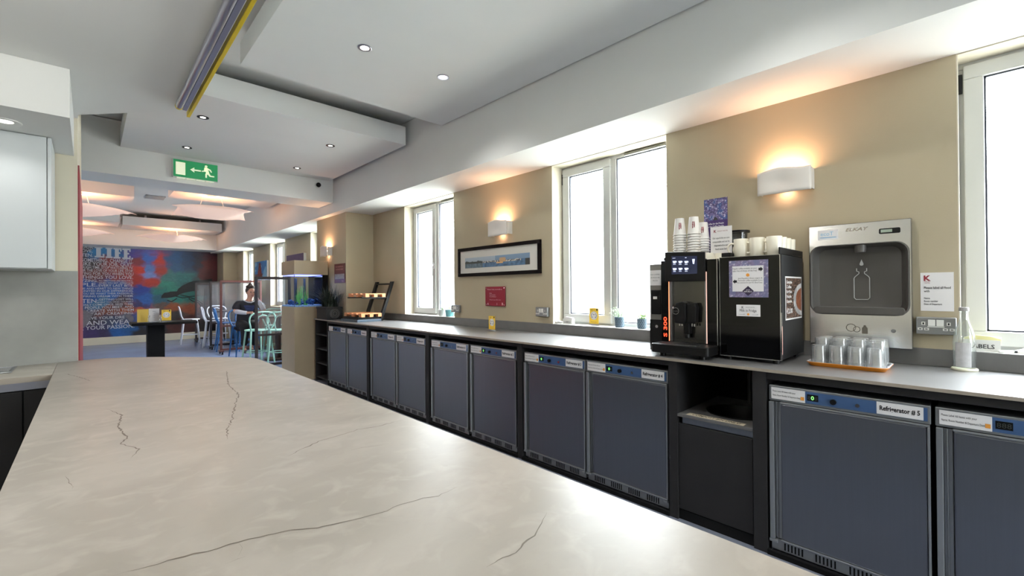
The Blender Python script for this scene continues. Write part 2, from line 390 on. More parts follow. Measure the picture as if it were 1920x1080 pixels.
m_island = veined('warm_grey_stone', S(152, 145, 136), S(136, 129, 120), S(160, 153, 144), .34)
m_vein = M('stone_crack', S(92, 82, 72), .5, var=.2, vscale=30)
m_wtop = veined('sink_worktop_stone', S(172, 166, 154), S(150, 142, 130), S(188, 182, 172), .3)
ir = thing('kitchen_island', 'kitchen island with long warm grey veined stone top and rounded far end', 'kitchen island', (0, 0, 0))
OUT = [(-.138, -1.2), (.768, -1.2), (.768, 3.14), (.745, 3.22), (.58, 3.42), (.33, 3.70), (.18, 3.83), (.08, 3.879), (-.049, 3.879), (-.138, 3.879)]
b = B().prism(OUT, .885, .90); b.done('worktop', m_island, ir, bevel=.001)
VE = [([(0.0235, 0.8881), (0.0657, 0.8776), (0.1047, 0.8724), (0.1386, 0.8641), (0.1817, 0.8536), (0.2209, 0.8489), (0.2588, 0.8317), (0.2992, 0.804), (0.3476, 0.7921), (0.3927, 0.7773), (0.4387, 0.7795), (0.4728, 0.7765), (0.5132, 0.7607), (0.5702, 0.7645)], 0.0022), ([(0.3586, 1.2104), (0.4074, 1.2411), (0.4666, 1.2698), (0.533, 1.2839), (0.586, 1.2935), (0.6494, 1.2815), (0.7251, 1.2846)], 0.0022), ([(0.4877, 1.1414), (0.5282, 1.134), (0.5807, 1.1159)], 0.0016), ([(0.5317, 2.771), (0.4586, 2.3639), (0.4419, 2.0857), (0.3895, 1.9001), (0.3432, 1.7052), (0.3047, 1.5845), (0.2815, 1.4714)], 0.003), ([(0.045, 2.1723), (0.0795, 2.0399), (0.0655, 1.8445), (0.0808, 1.7056), (0.0638, 1.6438), (0.0952, 1.5541), (0.0751, 1.4813)], 0.0028), ([(-0.0964, 3.3174), (-0.0439, 3.1386), (0.0091, 2.9147)], 0.0024), ([(0.1521, 0.7991), (0.1668, 0.8015), (0.1801, 0.8031)], 0.0014), ([(0.1785, 0.8567), (0.1794, 0.8343), (0.1685, 0.8095)], 0.001), ([(-0.0383, 1.4471), (-0.0318, 1.3911), (-0.0275, 1.3405)], 0.0018), ([(0.4336, 0.5156), (0.4488, 0.5145), (0.4674, 0.5104), (0.4905, 0.5103), (0.518, 0.5164), (0.5462, 0.5219), (0.5878, 0.5415), (0.6233, 0.5602)], 0.0018)]
b = B()
for path, w0 in VE:
    rnd = random.Random(len(path)*7+int(path[0][0]*100)); P = []
    for (xa, ya), (xb, yb) in zip(path, path[1:]):
        n = max(2, int(math.hypot(xb-xa, yb-ya)/.012))
        for k in range(n):
            t = k/n; j = .0035
            P.append((xa+(xb-xa)*t+rnd.uniform(-j, j), ya+(yb-ya)*t+rnd.uniform(-j, j)))
    P.append(path[-1]); prev = None
    for i, (x, y) in enumerate(P):
        q = P[min(i+1, len(P)-1)]; o = P[max(i-1, 0)]; d = Vector((q[0]-o[0], q[1]-o[1])); d.normalize() if d.length else None
        ww = w0*(.35+.65*abs(noise.noise(Vector((x*14, y*14, 3)))*1.9))*min(1, (min(i, len(P)-1-i)+.3)/6)
        cur = (b.bm.verts.new((x-d.y*ww, y+d.x*ww, .9003)), b.bm.verts.new((x+d.y*ww, y-d.x*ww, .9003)))
        if prev: b._f([prev[0], prev[1], cur[1], cur[0]])
        prev = cur
b.done('crack_veins', m_vein, ir)
b = B(); b.prism([(-.10, -1.15), (.66, -1.15), (.66, 3.1), (.5, 3.4), (.2, 3.7), (.0, 3.86), (-.10, 3.86)], .1, .884)
b.prism([(-.06, -1.1), (.60, -1.1), (.60, 3.05), (.45, 3.3), (.16, 3.6), (.0, 3.8), (-.06, 3.8)], 0, .1)
b.done('base', m_dark, ir)

# ------------------------------------------------------------ kitchen run at the left
ct = thing('sink_worktop', 'grey stone worktop holding the sink under the wall cabinets', 'worktop', (0, 0, 0))
b = B(); b.box(-2.9, -.1395, 3.33, 3.879, .885, .90); b.done('slab', m_wtop, ct, bevel=.001)
b = B(); b.box(-2.9, -.14, 3.318, 3.3295, .872, .899); b.done('front_edge', m_edge, ct)
bc = thing('kitchen_base_cabinet', 'dark base cabinets under the sink worktop', 'cabinet', (-.14, 3.36, 0))
B().box(-2.7, -.002, 0, .5, .1, .884).done('body', m_dark, bc)
B().box(-2.7, -.002, -.012, -.001, .83, .868).done('handle_rail', m_alu, bc)
for x0, x1 in ((-.10, -.004), (-.72, -.106), (-1.34, -.726)):
    B().box(x0, x1, -.02, -.001, .1, .825).done('door', m_dark, bc, bevel=.002)
B().box(-2.7, -.04, .04, .45, 0, .1).done('plinth', m_darker, bc)
sk = thing('kitchen_sink', 'inset stainless steel sink at the left edge of the worktop', 'sink', (-.62, 3.68, .90))
b = B(); b.box(-.32, .32, -.13, -.115, 0, .006); b.box(-.32, .32, .115, .13, 0, .006); b.box(-.32, -.305, -.115, .115, 0, .006); b.box(.305, .32, -.115, .115, 0, .006); b.done('rim', m_steel, sk, bevel=.002)
b = B(); b.box(-.305, .305, -.115, .115, -.004, .003); b.done('drainer', m_mirror, sk)
b = B(); b.tube([(-.2, .1, 0), (-.2, .1, .26), (-.2, .06, .30), (-.2, -.02, .28)], .012); b.done('tap', m_chrome, sk, smooth=True)
struct('trim_16', B().box(-2.9, -.0505, 3.862, 3.8799, .9001, 1.46), m_stonewall, 'grey stone splashback behind the sink')
wc = thing('wall_cabinet', 'pale grey gloss wall cabinet under the bulkhead', 'cabinet', (-.148, 3.52, 1.455))
B().box(-2.4, 0, .001, .34, 0, .72).done('body', m_cab, wc, bevel=.002)
for k in range(4): B().box(-.018-.6*(k+1)+.003, -.018-.6*k, -.021, 0, .004, .722).done('door', m_cab, wc, bevel=.002)
B().box(-.015, 0, -.021, 0, 0, .722).done('end_panel', m_cab, wc, bevel=.001)

# lamps -----------------------------------------------------
m_lampw = M('lit_bulb', (1, 1, 1, 1), .4, emit=(1, .93, .82, 1), es=8)
m_lampc = M('lit_cool_bulb', (1, 1, 1, 1), .4, emit=(1, .98, .86, 1), es=3)
def downlight(x, y, z, label, e, col=(1, .98, .94), big=1, ring=m_black, size=.05, cat_group='recessed ceiling spotlights'):
    t = thing('downlight', label, 'downlight', (x, y, z), 0, cat_group)
    B().lathe([(.046*big, 0), (.046*big, -.004), (.040*big, -.006), (.024*big, -.002), (.024*big, 0)], (0, 0, 0), 28).done('ring', ring, t, smooth=True)
    B().cyl((0, 0, -.0035), (.029 if e > 12 else .022)*big, .0025, 24).done('lamp', m_lampw if e > 12 else m_lampc, t, smooth=True)
    light('SPOT', 'spot', (0, 0, -.012), e, col, parent=t, spot_size=math.radians(130), spot_blend=.9, shadow_soft_size=.03)
    return t
DL = [(1.36, 2.85, 2.98, 'lit spotlight in the near ceiling panel, left of its pair', 45, m_alu),
      (1.99, 2.83, 2.98, 'lit spotlight in the near ceiling panel, closer to the window wall', 45, m_alu),
      (.757, 4.86, 2.925, 'small downlight in the four-lamp panel, nearest the yellow rail', 12, m_black),
      (.785, 5.99, 2.925, 'small downlight in the four-lamp panel, just above the exit sign', 12, m_black),
      (1.92, 4.87, 2.925, 'small downlight in the four-lamp panel, near its right end', 12, m_black),
      (1.95, 6.04, 2.925, 'small downlight in the four-lamp panel, nearest the dome camera', 12, m_black)]
for x, y, z, lab, e, rg in DL: downlight(x, y, z, lab, e, ring=rg)
for x, y, q in ((1.36, .6, 'above the island edge'), (2.0, .6, 'above the coffee machine side'), (1.36, -1.6, 'rearmost by the island'), (2.0, -1.6, 'rearmost by the window wall')):  # unseen spots added to light the counter and aisle
    downlight(x, y, 2.98, 'added fill spotlight in the near panel out of view, '+q, 45, ring=m_alu)
dl = downlight(-.30, 3.32, 2.18, 'round flush lamp under the bulkhead at the left edge', 4.5, big=1.3, ring=m_white, cat_group='flush lamps under the low ceiling')
for q_, (x, y, z) in enumerate(((-.95, 3.32, 2.18), (-1.6, 3.32, 2.18), (-.8, 1.6, 2.42), (-.8, .0, 2.42), (-.8, -1.8, 2.42), (-2., 1.6, 2.42), (-2, -.8, 2.42))):  # unseen lamps added to fill the kitchen side with light
    downlight(x, y, z, 'added round fill lamp out of view over the kitchen, '+('next along the bulkhead', 'farthest along the bulkhead', 'beside the island', 'over the camera side', 'behind the camera', 'in the left corner', 'at the left wall')[q_], (6, 6, 60, 40, 40, 30, 40)[q_], big=1.6, ring=m_white, cat_group='flush lamps under the low ceiling')

gb = thing('fill_globe', 'added white globe on the low kitchen ceiling, unseen, brightening the bulkhead', 'ceiling lamp', (-.75, 1.75, 2.42))  # added unseen lamp that brightens the bulkhead face
B().cyl((0, 0, -.02), .05, .0195, 20).done('fitting', m_white, gb); B().sphere((0, 0, -.09), .075, 20).done('globe', M('fill_globe_lit', (1, 1, 1, 1), .4, emit=(1, .94, .86, 1), es=3), gb, smooth=True)
light('POINT', 'fill_globe_glow', (0, 0, -.20), 22, (1, .95, .88), parent=gb, shadow_soft_size=.07)
m_plaster = M('white_plaster_lamp', S(226, 222, 216), .6, var=.02)
def sconce(y, x, z, W, H, label, k=1.0):
    t = thing('wall_sconce', label, 'wall light', (x, y, z), -90, 'plaster wall lights')
    b = B(); n = 20; m = 8; g = []
    for i in range(n+1):
        u = i/n; col = []
        for j in range(m+1):
            v = j/m; top = H*(1+.06*math.sin((u-.15)*2*PI))
            dep = .092-.008*(2*u-1)**4 - .014*math.exp(-((u-.45)/.22)**2-((v-.45)/.25)**2)
            col.append(b.bm.verts.new(((u-.5)*W, -dep, v*top)))
        g.append(col)
    for i in range(n):
        for j in range(m): b._f([g[i][j], g[i+1][j], g[i+1][j+1], g[i][j+1]])
    o = b.done('shade', m_plaster, t, smooth=True); md = o.modifiers.new('s', 'SOLIDIFY'); md.thickness = .006; md.offset = -1
    b = B(); b.box(-W/2+.002, -W/2+.008, -.072, -.001, .01, H*.9); b.box(W/2-.008, W/2-.002, -.072, -.001, .01, H*.9); b.box(-W*.3, W*.3, -.012, -.001, .02, H*.8)
    b.done('bracket', m_plaster, t)
    B().cyl((-.04, -.045, H*.55), .008, .08, 12, 'x').done('bulb', m_lampw, t)
    light('AREA', 'up_glow', (0, -.05, H*.82), 3.3*k, (1, .57, .34), (0, .12, 1), t, shape='RECTANGLE', size=.17, size_y=.06)
    light('AREA', 'down_glow', (.02*0, -.035, H*.15), 0.2*k, (1, .6, .4), (0, .25, -1), t, shape='RECTANGLE', size=.06, size_y=.03)
    return t
sconce(.78, XW, 1.893, .285, .146, 'white curved plaster wall light above the bottle filler, glowing')
sconce(3.36, XW, 1.878, .285, .155, 'white curved plaster wall light above the framed panorama')
sconce(6.88, 2.68, 1.86, .27, .155, 'small looking plaster wall light on the pier by the aquarium')

# shutter rail above the island
sr = thing('shutter_rail', 'aluminium tube and yellow rail hanging under the low ceiling', 'rail', (0, 0, 2.38))
b = B(); b.lathe([(0, -3.6), (.018, -3.6), (.018, 3.10), (0, 3.10)], (.372, 0, 0), 20, 'y'); b.done('tube', m_alu, sr, smooth=True)
b = B(); b.box(.392, .412, -3.6, 3.15, -.004, .030); b.done('inner_channel', M('lilac_grey_rail', S(150, 148, 168), .3, .4), sr)
b = B(); b.box(.424, .440, -3.6, 3.24, -.010, .022); b.done('yellow_strip', m_gold, sr, bevel=.002)
b = B().cyl((.372, 3.10, 0), .019, .015, 16, 'y'); b.done('end_cap', m_gold, sr, smooth=True)
b = B()
for yy in (-2.5, -.5, 1.5, 2.8): b.box(.365, .44, yy, yy+.03, .019, .0385)
b.done('bracket', m_alu, sr)

# exit sign ---------------------------------------------------
m_exit = M('exit_green', S(10, 120, 70), .4, emit=S(10, 135, 75), es=.22)
m_exitw = M('exit_lit_white', S(235, 240, 210), .4, emit=S(235, 240, 205), es=.45)
ex = thing('exit_sign', 'green and white illuminated exit sign with running man and arrow', 'sign', (.704, 6.449, 2.672))
B().box(0, .445, -.045, 0, 0, .212).done('case', m_white, ex, bevel=.003)
B().box(.006, .439, -.048, -.0452, .006, .206).done('panel', m_exit, ex)
b = B(); y = -.0505
b.box(.028, .118, y, y+.002, .032, .178)
b.prism([(.165, .108), (.205, .138), (.205, .116), (.270, .116), (.270, .100), (.205, .100), (.205, .078)], y, y+.002, 'y')
b.lathe([(0, 0), (.014, 0), (.014, .002), (0, .002)], (.322, y, .172), 14, 'y')
for pl in ([(.305, .155), (.335, .158), (.352, .100), (.322, .090)], [(.305, .158), (.300, .120), (.278, .112), (.278, .100), (.318, .108), (.325, .150)],
           [(.330, .158), (.368, .140), (.382, .112), (.372, .106), (.358, .128), (.332, .138)],
           [(.322, .098), (.350, .098), (.368, .068), (.405, .068), (.405, .054), (.358, .054)], [(.322, .100), (.345, .096), (.330, .070), (.330, .036), (.314, .036), (.314, .076)]):
    b.prism(pl, y, y+.002, 'y')
b.done('pictogram', m_exitw, ex)
b = B()
for k in range(4): b.box(.04+k*.095, .118+k*.095, -.040, -.01, -.006, 0)
b.done('lower_light', m_exitw, ex)
dc = thing('security_camera', 'small black and white dome camera in the ceiling corner', 'camera', (2.36, 6.449, 2.84))
B().cyl((0, -.012, 0), .042, .012, 24, 'y').done('base', m_white, dc, smooth=True)
B().sphere((0, -.03, -.002), .034, 18).done('dome', m_gblack, dc, smooth=True)

# ------------------------------------------------------------ back counter
cw = thing('counter_worktop', 'long dark grey stone worktop of the back counter', 'worktop', (0, 0, 0))
B().prism([(2.424, -1.6), (3.0795, -1.6), (3.0795, 6.248), (2.678, 6.248), (2.678, 6.80), (2.424, 6.80)], .904, .918).done('slab', m_ctop, cw)
B().box(2.42, 2.4238, -1.6, 6.80, .9035, .9178).done('front_edge', m_edge, cw)
cf = thing('counter_unit', 'black fitted unit of dividers forming the fridge bays under the back counter', 'counter unit', (0, 0, 0))
for y0, y1 in ((5.045, 5.105), (3.745, 3.80), (2.437, 2.486), (1.178, 1.228), (.715, .778), (-.55, -.49)):
    B().box(2.435, 3.05, y0, y1, 0, .903).done('divider', m_dark, cf)
B().box(2.44, 2.46, -.49, .715, .866, .903).done('rail', m_dark, cf)
for y0, y1 in ((1.228, 2.437), (2.486, 3.745), (3.80, 5.045), (5.105, 6.32)):
    B().box(2.44, 2.46, y0, y1, .872, .903).done('rail', m_dark, cf)
B().box(3.052, 3.0795, -.5, 6.24, 0, .903).done('back_board', m_darker, cf)
for y0, y1 in ((-.49, .7149), (1.2281, 2.4369), (2.4861, 3.7449), (3.8001, 5.0449), (5.1051, 6.32)): B().box(2.428, 2.449, y0, y1, 0, .024).done('shade_strip', m_darker, cf)  # dark strip standing in for the shadow line at the fridge feet
su = thing('open_shelf_unit', 'narrow black open shelf unit at the far end of the counter', 'shelf', (2.44, 6.80, 0), -90)
b = B(); b.box(0, .018, 0, .23, 0, .903); b.box(.45, .468, 0, .23, 0, .903); b.box(.018, .45, .215, .23, 0, .903); b.done('carcass', m_dark, su)
for z in (.05, .26, .47, .68): B().box(.0185, .4495, .004, .2145, z, z+.018).done('shelf', m_dark, su)

def fridge(ycen, label, text_lab, lit, seed):
    # local x: -w/2..w/2, y: 0 front .. depth
    t = thing('undercounter_fridge', label, 'refrigerator', (2.45, ycen, .0), -90, 'steel undercounter fridges')
    w = .588; h = w/2
    B().box(-h+.004, h-.004, .03, .56, .03, .832).done('body', m_fframe, t, bevel=.002)
    f = B().box(-h, h, 0, .0295, .763, .838).done('fascia', m_fframe, t, bevel=.003)
    B().box(-h+.012, h-.010, -.002, 0, .774, .828).done('blue_panel', m_fblue, t)
    st = B().box(-h+.012, -h+.155, -.0035, -.002, .773, .829).done('sticker', m_paper, t)
    text('lettering', [('Please Label All Items with your', -h+.018, .808, .0085, 'L', {'width': .098}), ('Name, Room Number & Departure Date', -h+.018, .788, .0085, 'L', {'width': .118})], m_ink, st, y=-.0042)
    B().box(-h+.137, -h+.151, -.0042, -.0036, .784, .800).done('small_emblem', m_orange, st)
    d = B().box(-h+.163, -h+.207, -.0035, -.002, .787, .817).done('display', m_black, t)
    text('digits', [('8', -h+.172, .793, .018), ('8', -h+.198, .793, .018)]+([] if lit else [('8', -h+.185, .793, .018)]), m_dim_led, d, y=-.0042)
    if lit: text('lit_digit', [('0', -h+.185, .793, .018)], m_green_led, d, y=-.0044)
    B().cyl((-h+.265, -.014, .798), .012, .012, 20, 'y').done('knob', m_black, t, smooth=True)
    B().cyl((-h+.352, -.005, .797), .008, .003, 16, 'y').done('lock', m_chrome, t, smooth=True)
    lb = B().box(h-.170, h-.022, -.0035, -.002, .776, .828).done('name_label', m_paper, t)
    text('lettering', [(text_lab, h-.096, .794, .019, 'C', {'width': .128 if len(text_lab) > 11 else .105, 'bold': .03})], m_ink, lb, y=-.0042)
    # door with pressed frame and grip channel at the left
    dr = B().box(-h+.052, h-.012, -.004, .020, .088, .752).done('door', m_fsteel, t, bevel=.006)
    b = B(); b.box(-h+.050, h-.004, -.009, .02, .7525, .7605); b.box(h-.0115, h-.003, -.009, .02, .087, .752); b.box(-h+.050, h-.004, -.009, .02, .079, .0865); b.done('door_trim', m_fframe, dr, bevel=.0015)
    b = B(); b.box(-h+.002, -h+.022, -.010, .02, .080, .758); b.box(-h+.022, -h+.050, .012, .02, .084, .756); b.box(-h+.032, -h+.036, .004, .012, .084, .756); b.done('grip_channel', m_fframe, dr, bevel=.002)
    g = B().box(-h+.006, h-.004, .004, .0295, .028, .078).done('grille', m_fframe, t)
    for a in range(4):
        b = B()
        for q in range(6): x = -h+.06+a*.128+q*.0145; b.box(x, x+.0062, .0025, .0045, .036, .070)
        b.done('vent_slots', m_darker, g)
    B().box(-h-.001, -h+.035, -.012, .01, .066, .079).done('hinge', m_fframe, t, bevel=.002); B().box(h-.03, h-.006, -.010, .01, .062, .076).done('hinge', m_fframe, t, bevel=.002)
    for x in (-h+.04, h-.04):
        for y in (.07, .5): B().cyl((x, y, 0), .018, .03, 12).done('foot', m_black, t)
    return t
FR = [(6.018, 'Freezer # 1', 0), (5.402, 'Freezer # 2', 0), (4.722, 'Freezer # 3', 0), (4.112, 'Freezer # 4', 0), (3.425, 'Refrigerator # 1', 0), (2.803, 'Refrigerator # 2', 1), (2.130, 'Refrigerator # 3', 1), (1.533, 'Refrigerator # 4', 1), (.413, 'Refrigerator # 5', 1), (-.187, 'Refrigerator # 6', 0)]
LAB = ['steel undercounter fridge right beside the open shelf unit, farthest of the row',
       'steel undercounter fridge, right one of the farthest pair', 'steel undercounter fridge, left one of the second farthest pair', 'steel undercounter fridge, right one of the second farthest pair',
       'steel undercounter fridge, left one of the middle pair, number 1 on its label', 'steel undercounter fridge labelled Refrigerator # 2, right one of the middle pair',
       'steel undercounter fridge labelled Refrigerator # 3', 'steel undercounter fridge labelled Refrigerator # 4 below the coffee machine',
       'steel undercounter fridge labelled Refrigerator # 5, right of the compost bin', 'steel undercounter fridge cut off by the right edge of the photo']
for i, (yc, tx, lit) in enumerate(FR): fridge(yc, LAB[i], tx, lit, i)

# compost bin cabinet
cb = thing('compost_bin_cabinet', 'dark bin cabinet with a round hole between fridges number 4 and 5', 'bin cabinet', (2.45, .9785, 0), -90)
hw = .199
b = B(); seg = 32; zt = .603; cxh, cyh, rh = .03, .25, .155
ring = [(cxh+rh*math.cos(2*PI*k/seg), cyh+rh*math.sin(2*PI*k/seg)) for k in range(seg)]
def outer(a):
    dx, dy = math.cos(a), math.sin(a); ts = []
    if dx > 1e-6: ts.append((hw-cxh)/dx)
    if dx < -1e-6: ts.append((-hw-cxh)/dx)
    if dy > 1e-6: ts.append((.58-cyh)/dy)
    if dy < -1e-6: ts.append((-.012-cyh)/dy)
    q = min(ts); return (cxh+dx*q, cyh+dy*q)
angs = sorted([2*PI*k/seg for k in range(seg)]+[math.atan2(yy-cyh, xx-cxh) % (2*PI) for xx in (-hw, hw) for yy in (-.012, .58)])
for a0, a1 in zip(angs, angs[1:]+[angs[0]+2*PI]):
    o0, o1 = outer(a0), outer(a1); i0 = (cxh+rh*math.cos(a0), cyh+rh*math.sin(a0)); i1 = (cxh+rh*math.cos(a1), cyh+rh*math.sin(a1))
    for z in (zt, zt-.014): b.quad((*o0, z), (*o1, z), (*i1, z), (*i0, z))
    b.quad((*o0, zt), (*o1, zt), (*o1, zt-.014), (*o0, zt-.014)); b.quad((*i0, zt), (*i1, zt), (*i1, zt-.014), (*i0, zt-.014))
bmesh.ops.remove_doubles(b.bm, verts=b.bm.verts[:], dist=1e-5)
b.done('top_board', m_upst, cb)
B().box(-hw, hw-.004, -.004, .012, .06, .548).done('door', m_dark, cb, bevel=.002)
B().box(-hw+.02, hw-.002, .004, .02, .550, .586).done('handle_rail', m_steel, cb, bevel=.003)
B().box(-hw, hw, .0, .003+.01, .0, .055).done('plinth', m_darker, cb)
B().lathe([(rh+.006, .002), (rh+.006, .006), (rh-.002, .006), (rh-.012, -.04), (rh-.03, -.50), (0, -.50)], (cxh, cyh, zt), 32).done('bin', m_black, cb, smooth=True)
lb = B().box(-.155, .150, .004, .050, zt+.0005, zt+.0015).done('label_strip', M('worn_label', S(196, 184, 160), .6, var=.12, vscale=40), cb)
text('lettering', [('COMPOST BIN ONLY!', 0, 0, .030, 'C', {'width': .255, 'bold': .01})], m_ink, lb, y=.012, z=zt+.0018, rot=(-PI/2, 0, 0))
pp = B(); pp.tube([(.02, .50, .61), (.02, .50, .78), (.03, .49, .85), (.06, .47, .90)], .012); pp.tube([(.12, .52, .61), (.12, .52, .90)], .02)
tag(pp.done('drain_pipe', M('grey_pipe', S(70, 70, 70), .4), None, smooth=True), 'grey waste pipes at the back of the compost bay', 'pipe').location = (0, 0, 0)
ob = bpy.data.objects['drain_pipe']; ob.location = (2.45, .9785, 0); ob.rotation_euler = (0, 0, -PI/2)

# ------------------------------------------------------------ coffee machine (front 2.60)
ZC = .918
m_dglass = M('smoked_black', S(10, 10, 12), .12)
m_neon = M('orange_light_strip', S(255, 120, 80), .3, emit=(1, .28, .12, 1), es=2.2)
m_neon2 = M('pink_light_strip', S(250, 190, 170), .3, emit=(1, .62, .5, 1), es=.7)
m_redglow = M('red_glow_lettering', S(240, 50, 30), .3, emit=(1, .09, .03, 1), es=1.5)
m_screen = M('dark_blue_screen', S(30, 34, 52), .12, emit=S(38, 42, 66), es=.6)
m_icon = M('screen_icon', S(220, 225, 245), .3, emit=S(205, 215, 245), es=.9)
cm = thing('coffee_machine', 'black bean-to-cup coffee machine with touch screen and orange light strips', 'coffee machine', (2.60, 1.18, ZC), -90)
B().box(-.172, .168, .022, .44, .04, .565).done('body', m_black, cm, bevel=.004)
b = B(); b.box(-.175, -.1235, 0, .0215, .074, .577); b.box(-.1235, .105, 0, .0215, .4455, .577); b.box(-.1235, .105, 0, .0215, .074, .080); b.done('front_panel', m_gblack, cm, bevel=.002)
B().box(.108, .166, .003, .0215, .07, .572).done('side_column', m_gblack, cm, bevel=.002)
B().box(.166, .171, .0, .0215, .07, .573).done('steel_edge', m_chrome, cm)
B().box(.1055, .1078, -.001, .02, .080, .50).done('light_strip', m_neon2, cm)
B().box(-.1245, -.1215, -.002, .0, .080, .447).done('light_strip', m_neon, cm)
B().box(-.1235, .1045, .017, .0215, .080, .4455).done('mirror_back', M('smoked_steel', S(112, 110, 106), .16, 1, var=.05), cm)
b = B(); b.box(-.1215, -.104, .001, .0165, .080, .4455); b.box(.0975, .1045, .001, .0165, .080, .4455); b.done('window_frame', m_steel, cm)
hd = B().prism([(-.140, .446), (.105, .446), (.105, .616), (-.140, .630)], -.018, .0, 'y').done('screen_housing', m_black, cm, bevel=.004)
sn = B().prism([(-.095, .490), (.063, .490), (.063, .595), (-.095, .602)], -.0195, -.0182, 'y').done('touch_screen', m_screen, hd)
y0, y1 = -.0205, -.0197
for i, (x, z) in enumerate(((-.076, .564), (-.040, .562), (-.003, .560), (-.076, .520), (-.040, .520), (-.003, .519))):
    b = B(); b.prism([(x-.011, z+.008), (x+.011, z+.008), (x+.007, z-.006), (x-.007, z-.006)], y0, y1, 'y'); b.box(x-.008, x+.008, y0, y1, z-.014, z-.011); b.box(x+.011, x+.014, y0, y1, z-.002, z+.006); b.done('icon', m_icon, sn)
b = B()
b.prism([(.034, .577), (.050, .577), (.046, .548), (.038, .548)], y0, y1, 'y'); b.box(-.088, -.070, y0, y1, .588, .590); b.box(-.01, 0, y0, y1, .586, .589)
b.done('icon', m_icon, sn)
text('model_number', [('S 300', 0, 0, .022, 'C', {'rot': 90, 'width': .125, 'bold': .025, 'vc': .5})], m_redglow, cm, y=-.001, x=-.149, z=.165)
b = B(); b.prism([(-.075, .28), (-.06, .315), (-.02, .325), (.0, .315), (.0, .215), (-.01, .19), (-.068, .195)], -.045, .016, 'y'); b.prism([(.004, .312), (.05, .318), (.06, .29), (.055, .20), (.004, .195)], -.035, .016, 'y')
b.box(-.02, .016, -.03, .016, .13, .30); b.cyl((-.002, -.015, .105), .016, .03, 14)
b.done('dispenser', m_black, cm, bevel=.006)
bb = B(); bb.lathe([(.021, 0), (.021, -.002), (.018, -.002), (.018, 0)], (-.058, -.046, .268), 24, 'y'); o = bb.done('badge', m_chrome, cm); 
text('badge_lettering', [('franke', -.058, .265, .006, 'C', {'width': .028, 'shear': .3})], m_chrome, cm, y=-.0475)
B().sphere((-.092, -.006, .285), .009, 12).done('frother_knob', m_chrome, cm, smooth=True)
b = B()
for x in (-.045, -.03, .03, .045): b.cyl((x, -.02, .178), .005, .016, 10)
b.done('nozzles', m_chrome, cm, smooth=True)
tr = B().prism([(-.172, -.135), (-.160, -.145), (.160, -.145), (.172, -.135), (.172, -.001), (-.172, -.001)], .022, .075).done('drip_tray', m_black, cm, bevel=.006)
b = B(); b.box(-.115, .10, -.125, -.01, .0752, .0775); b.done('drip_grille', m_steel, tr)
b = B()
for k in range(26): x = -.112+k*.0082; b.box(x, x+.004, -.122, -.013, .0776, .0780)
b.done('grille_slots', m_darker, tr)
for x in (-.12, .12):
    for y in (-.09, .38): B().cyl((x, y, 0), .018, .045, 14).done('foot', m_black, cm)
b = B(); b.box(-.172, -.12, .03, .43, .5655, .60); b.done('bean_lid', m_black, cm, bevel=.004)
# payment unit at its left
py = thing('payment_unit', 'slim grey and black coin unit at the left of the coffee machine', 'payment unit', (2.70, 1.446, ZC), -90)
b = B(); b.box(-.042, .042, .001, .16, 0, .565); b.done('housing', M('grey_metal_box', S(126, 124, 120), .35, .5), py, bevel=.003)
B().box(-.041, .041, -.003, .0005, .0, .20).done('lower_panel', m_black, py)
B().box(-.030, .038, -.006, .0005, .235, .395).done('reader', m_black, py, bevel=.003)
B().box(-.014, .014, -.008, -.0062, .335, .352).done('card_slot', m_white, py)
b = B().cyl((.008, -.006, .155), .010, .005, 16, 'y'); b.done('lock', m_chrome, py, smooth=True)
n = B().box(-.040, .040, -.002, .0005, .425, .525).done('notice', m_paper, py)
text('lettering', [('NO COFFEE', 0, .492, .009, 'C', {'width': .062}), ('IN MUGS OR', 0, .472, .009, 'C', {'width': .062}), ('POTS!', 0, .452, .009, 'C', {'width': .034})], m_grey_ink, n, y=-.0028)

# milk fridge unit (front 2.60, y .693..1.0)
mk = thing('milk_fridge', 'black glass-fronted milk unit with notices, right of the coffee machine', 'milk fridge', (2.60, .8445, ZC), -90)
B().box(-.152, .152, .021, .455, .022, .578).done('body', M('charcoal_metal', S(26, 27, 30), .45, .3, var=.06), mk, bevel=.003)
B().box(-.151, .151, -.001, .020, .024, .576).done('glass_door', m_gblack, mk, bevel=.002)
b = B(); b.box(.1515, .1545, -.003, .021, .022, .578); b.box(-.151, .1515, -.003, -.0012, .5765, .5785); b.box(-.151, .1515, -.003, -.0012, .0215, .0235); b.box(-.153, -.1512, -.003, .02, .022, .578); b.done('steel_edge', m_chrome, mk)
B().box(.1525, .1535, .021, .03, .05, .20).done('side_light', m_neon2, mk)
b = B(); b.box(.142, .152, .015, .455, .5785, .617); b.box(-.15, .1415, .40, .45, .5785, .60); b.done('top_rail', m_black, mk, bevel=.003)
B().box(-.15, -.10, .02, .2, .5785, .605).done('hinge_cover', m_black, mk, bevel=.004)
for x in (-.12, .12):
    for y in (.04, .40): B().cyl((x, y, 0), .016, .024, 14).done('foot', m_black, mk)
def purple(u, v, seed=0.0):
    a = noise.noise(Vector((u*14+seed, v*16, 1.3)))+.8*noise.noise(Vector((u*34+seed, v*40, 4))); c = noise.noise(Vector((u*5+seed, v*4, 9)))
    if a > .62: return S(225, 222, 235)
    if a > .40: return S(150, 142, 180)
    if c > .12: return S(52, 74, 128)
    if a < -.25: return S(52, 40, 84)
    return S(92, 82, 130)
m_paint = M('printed_picture', (1, 1, 1, 1), .45, attr='Col')
m_canvas = M('painted_wall_print', (1, 1, 1, 1), .55, attr='Col')
nt1 = painted('purple_notice', .199, .203, 44, 44, lambda u, v: (lambda c: tuple(x*.55+y*.45 for x, y in zip(c, S(150, 140, 160))))(purple(u, v, 3)), m_paint, mk, (-.1, -.0032, .352))
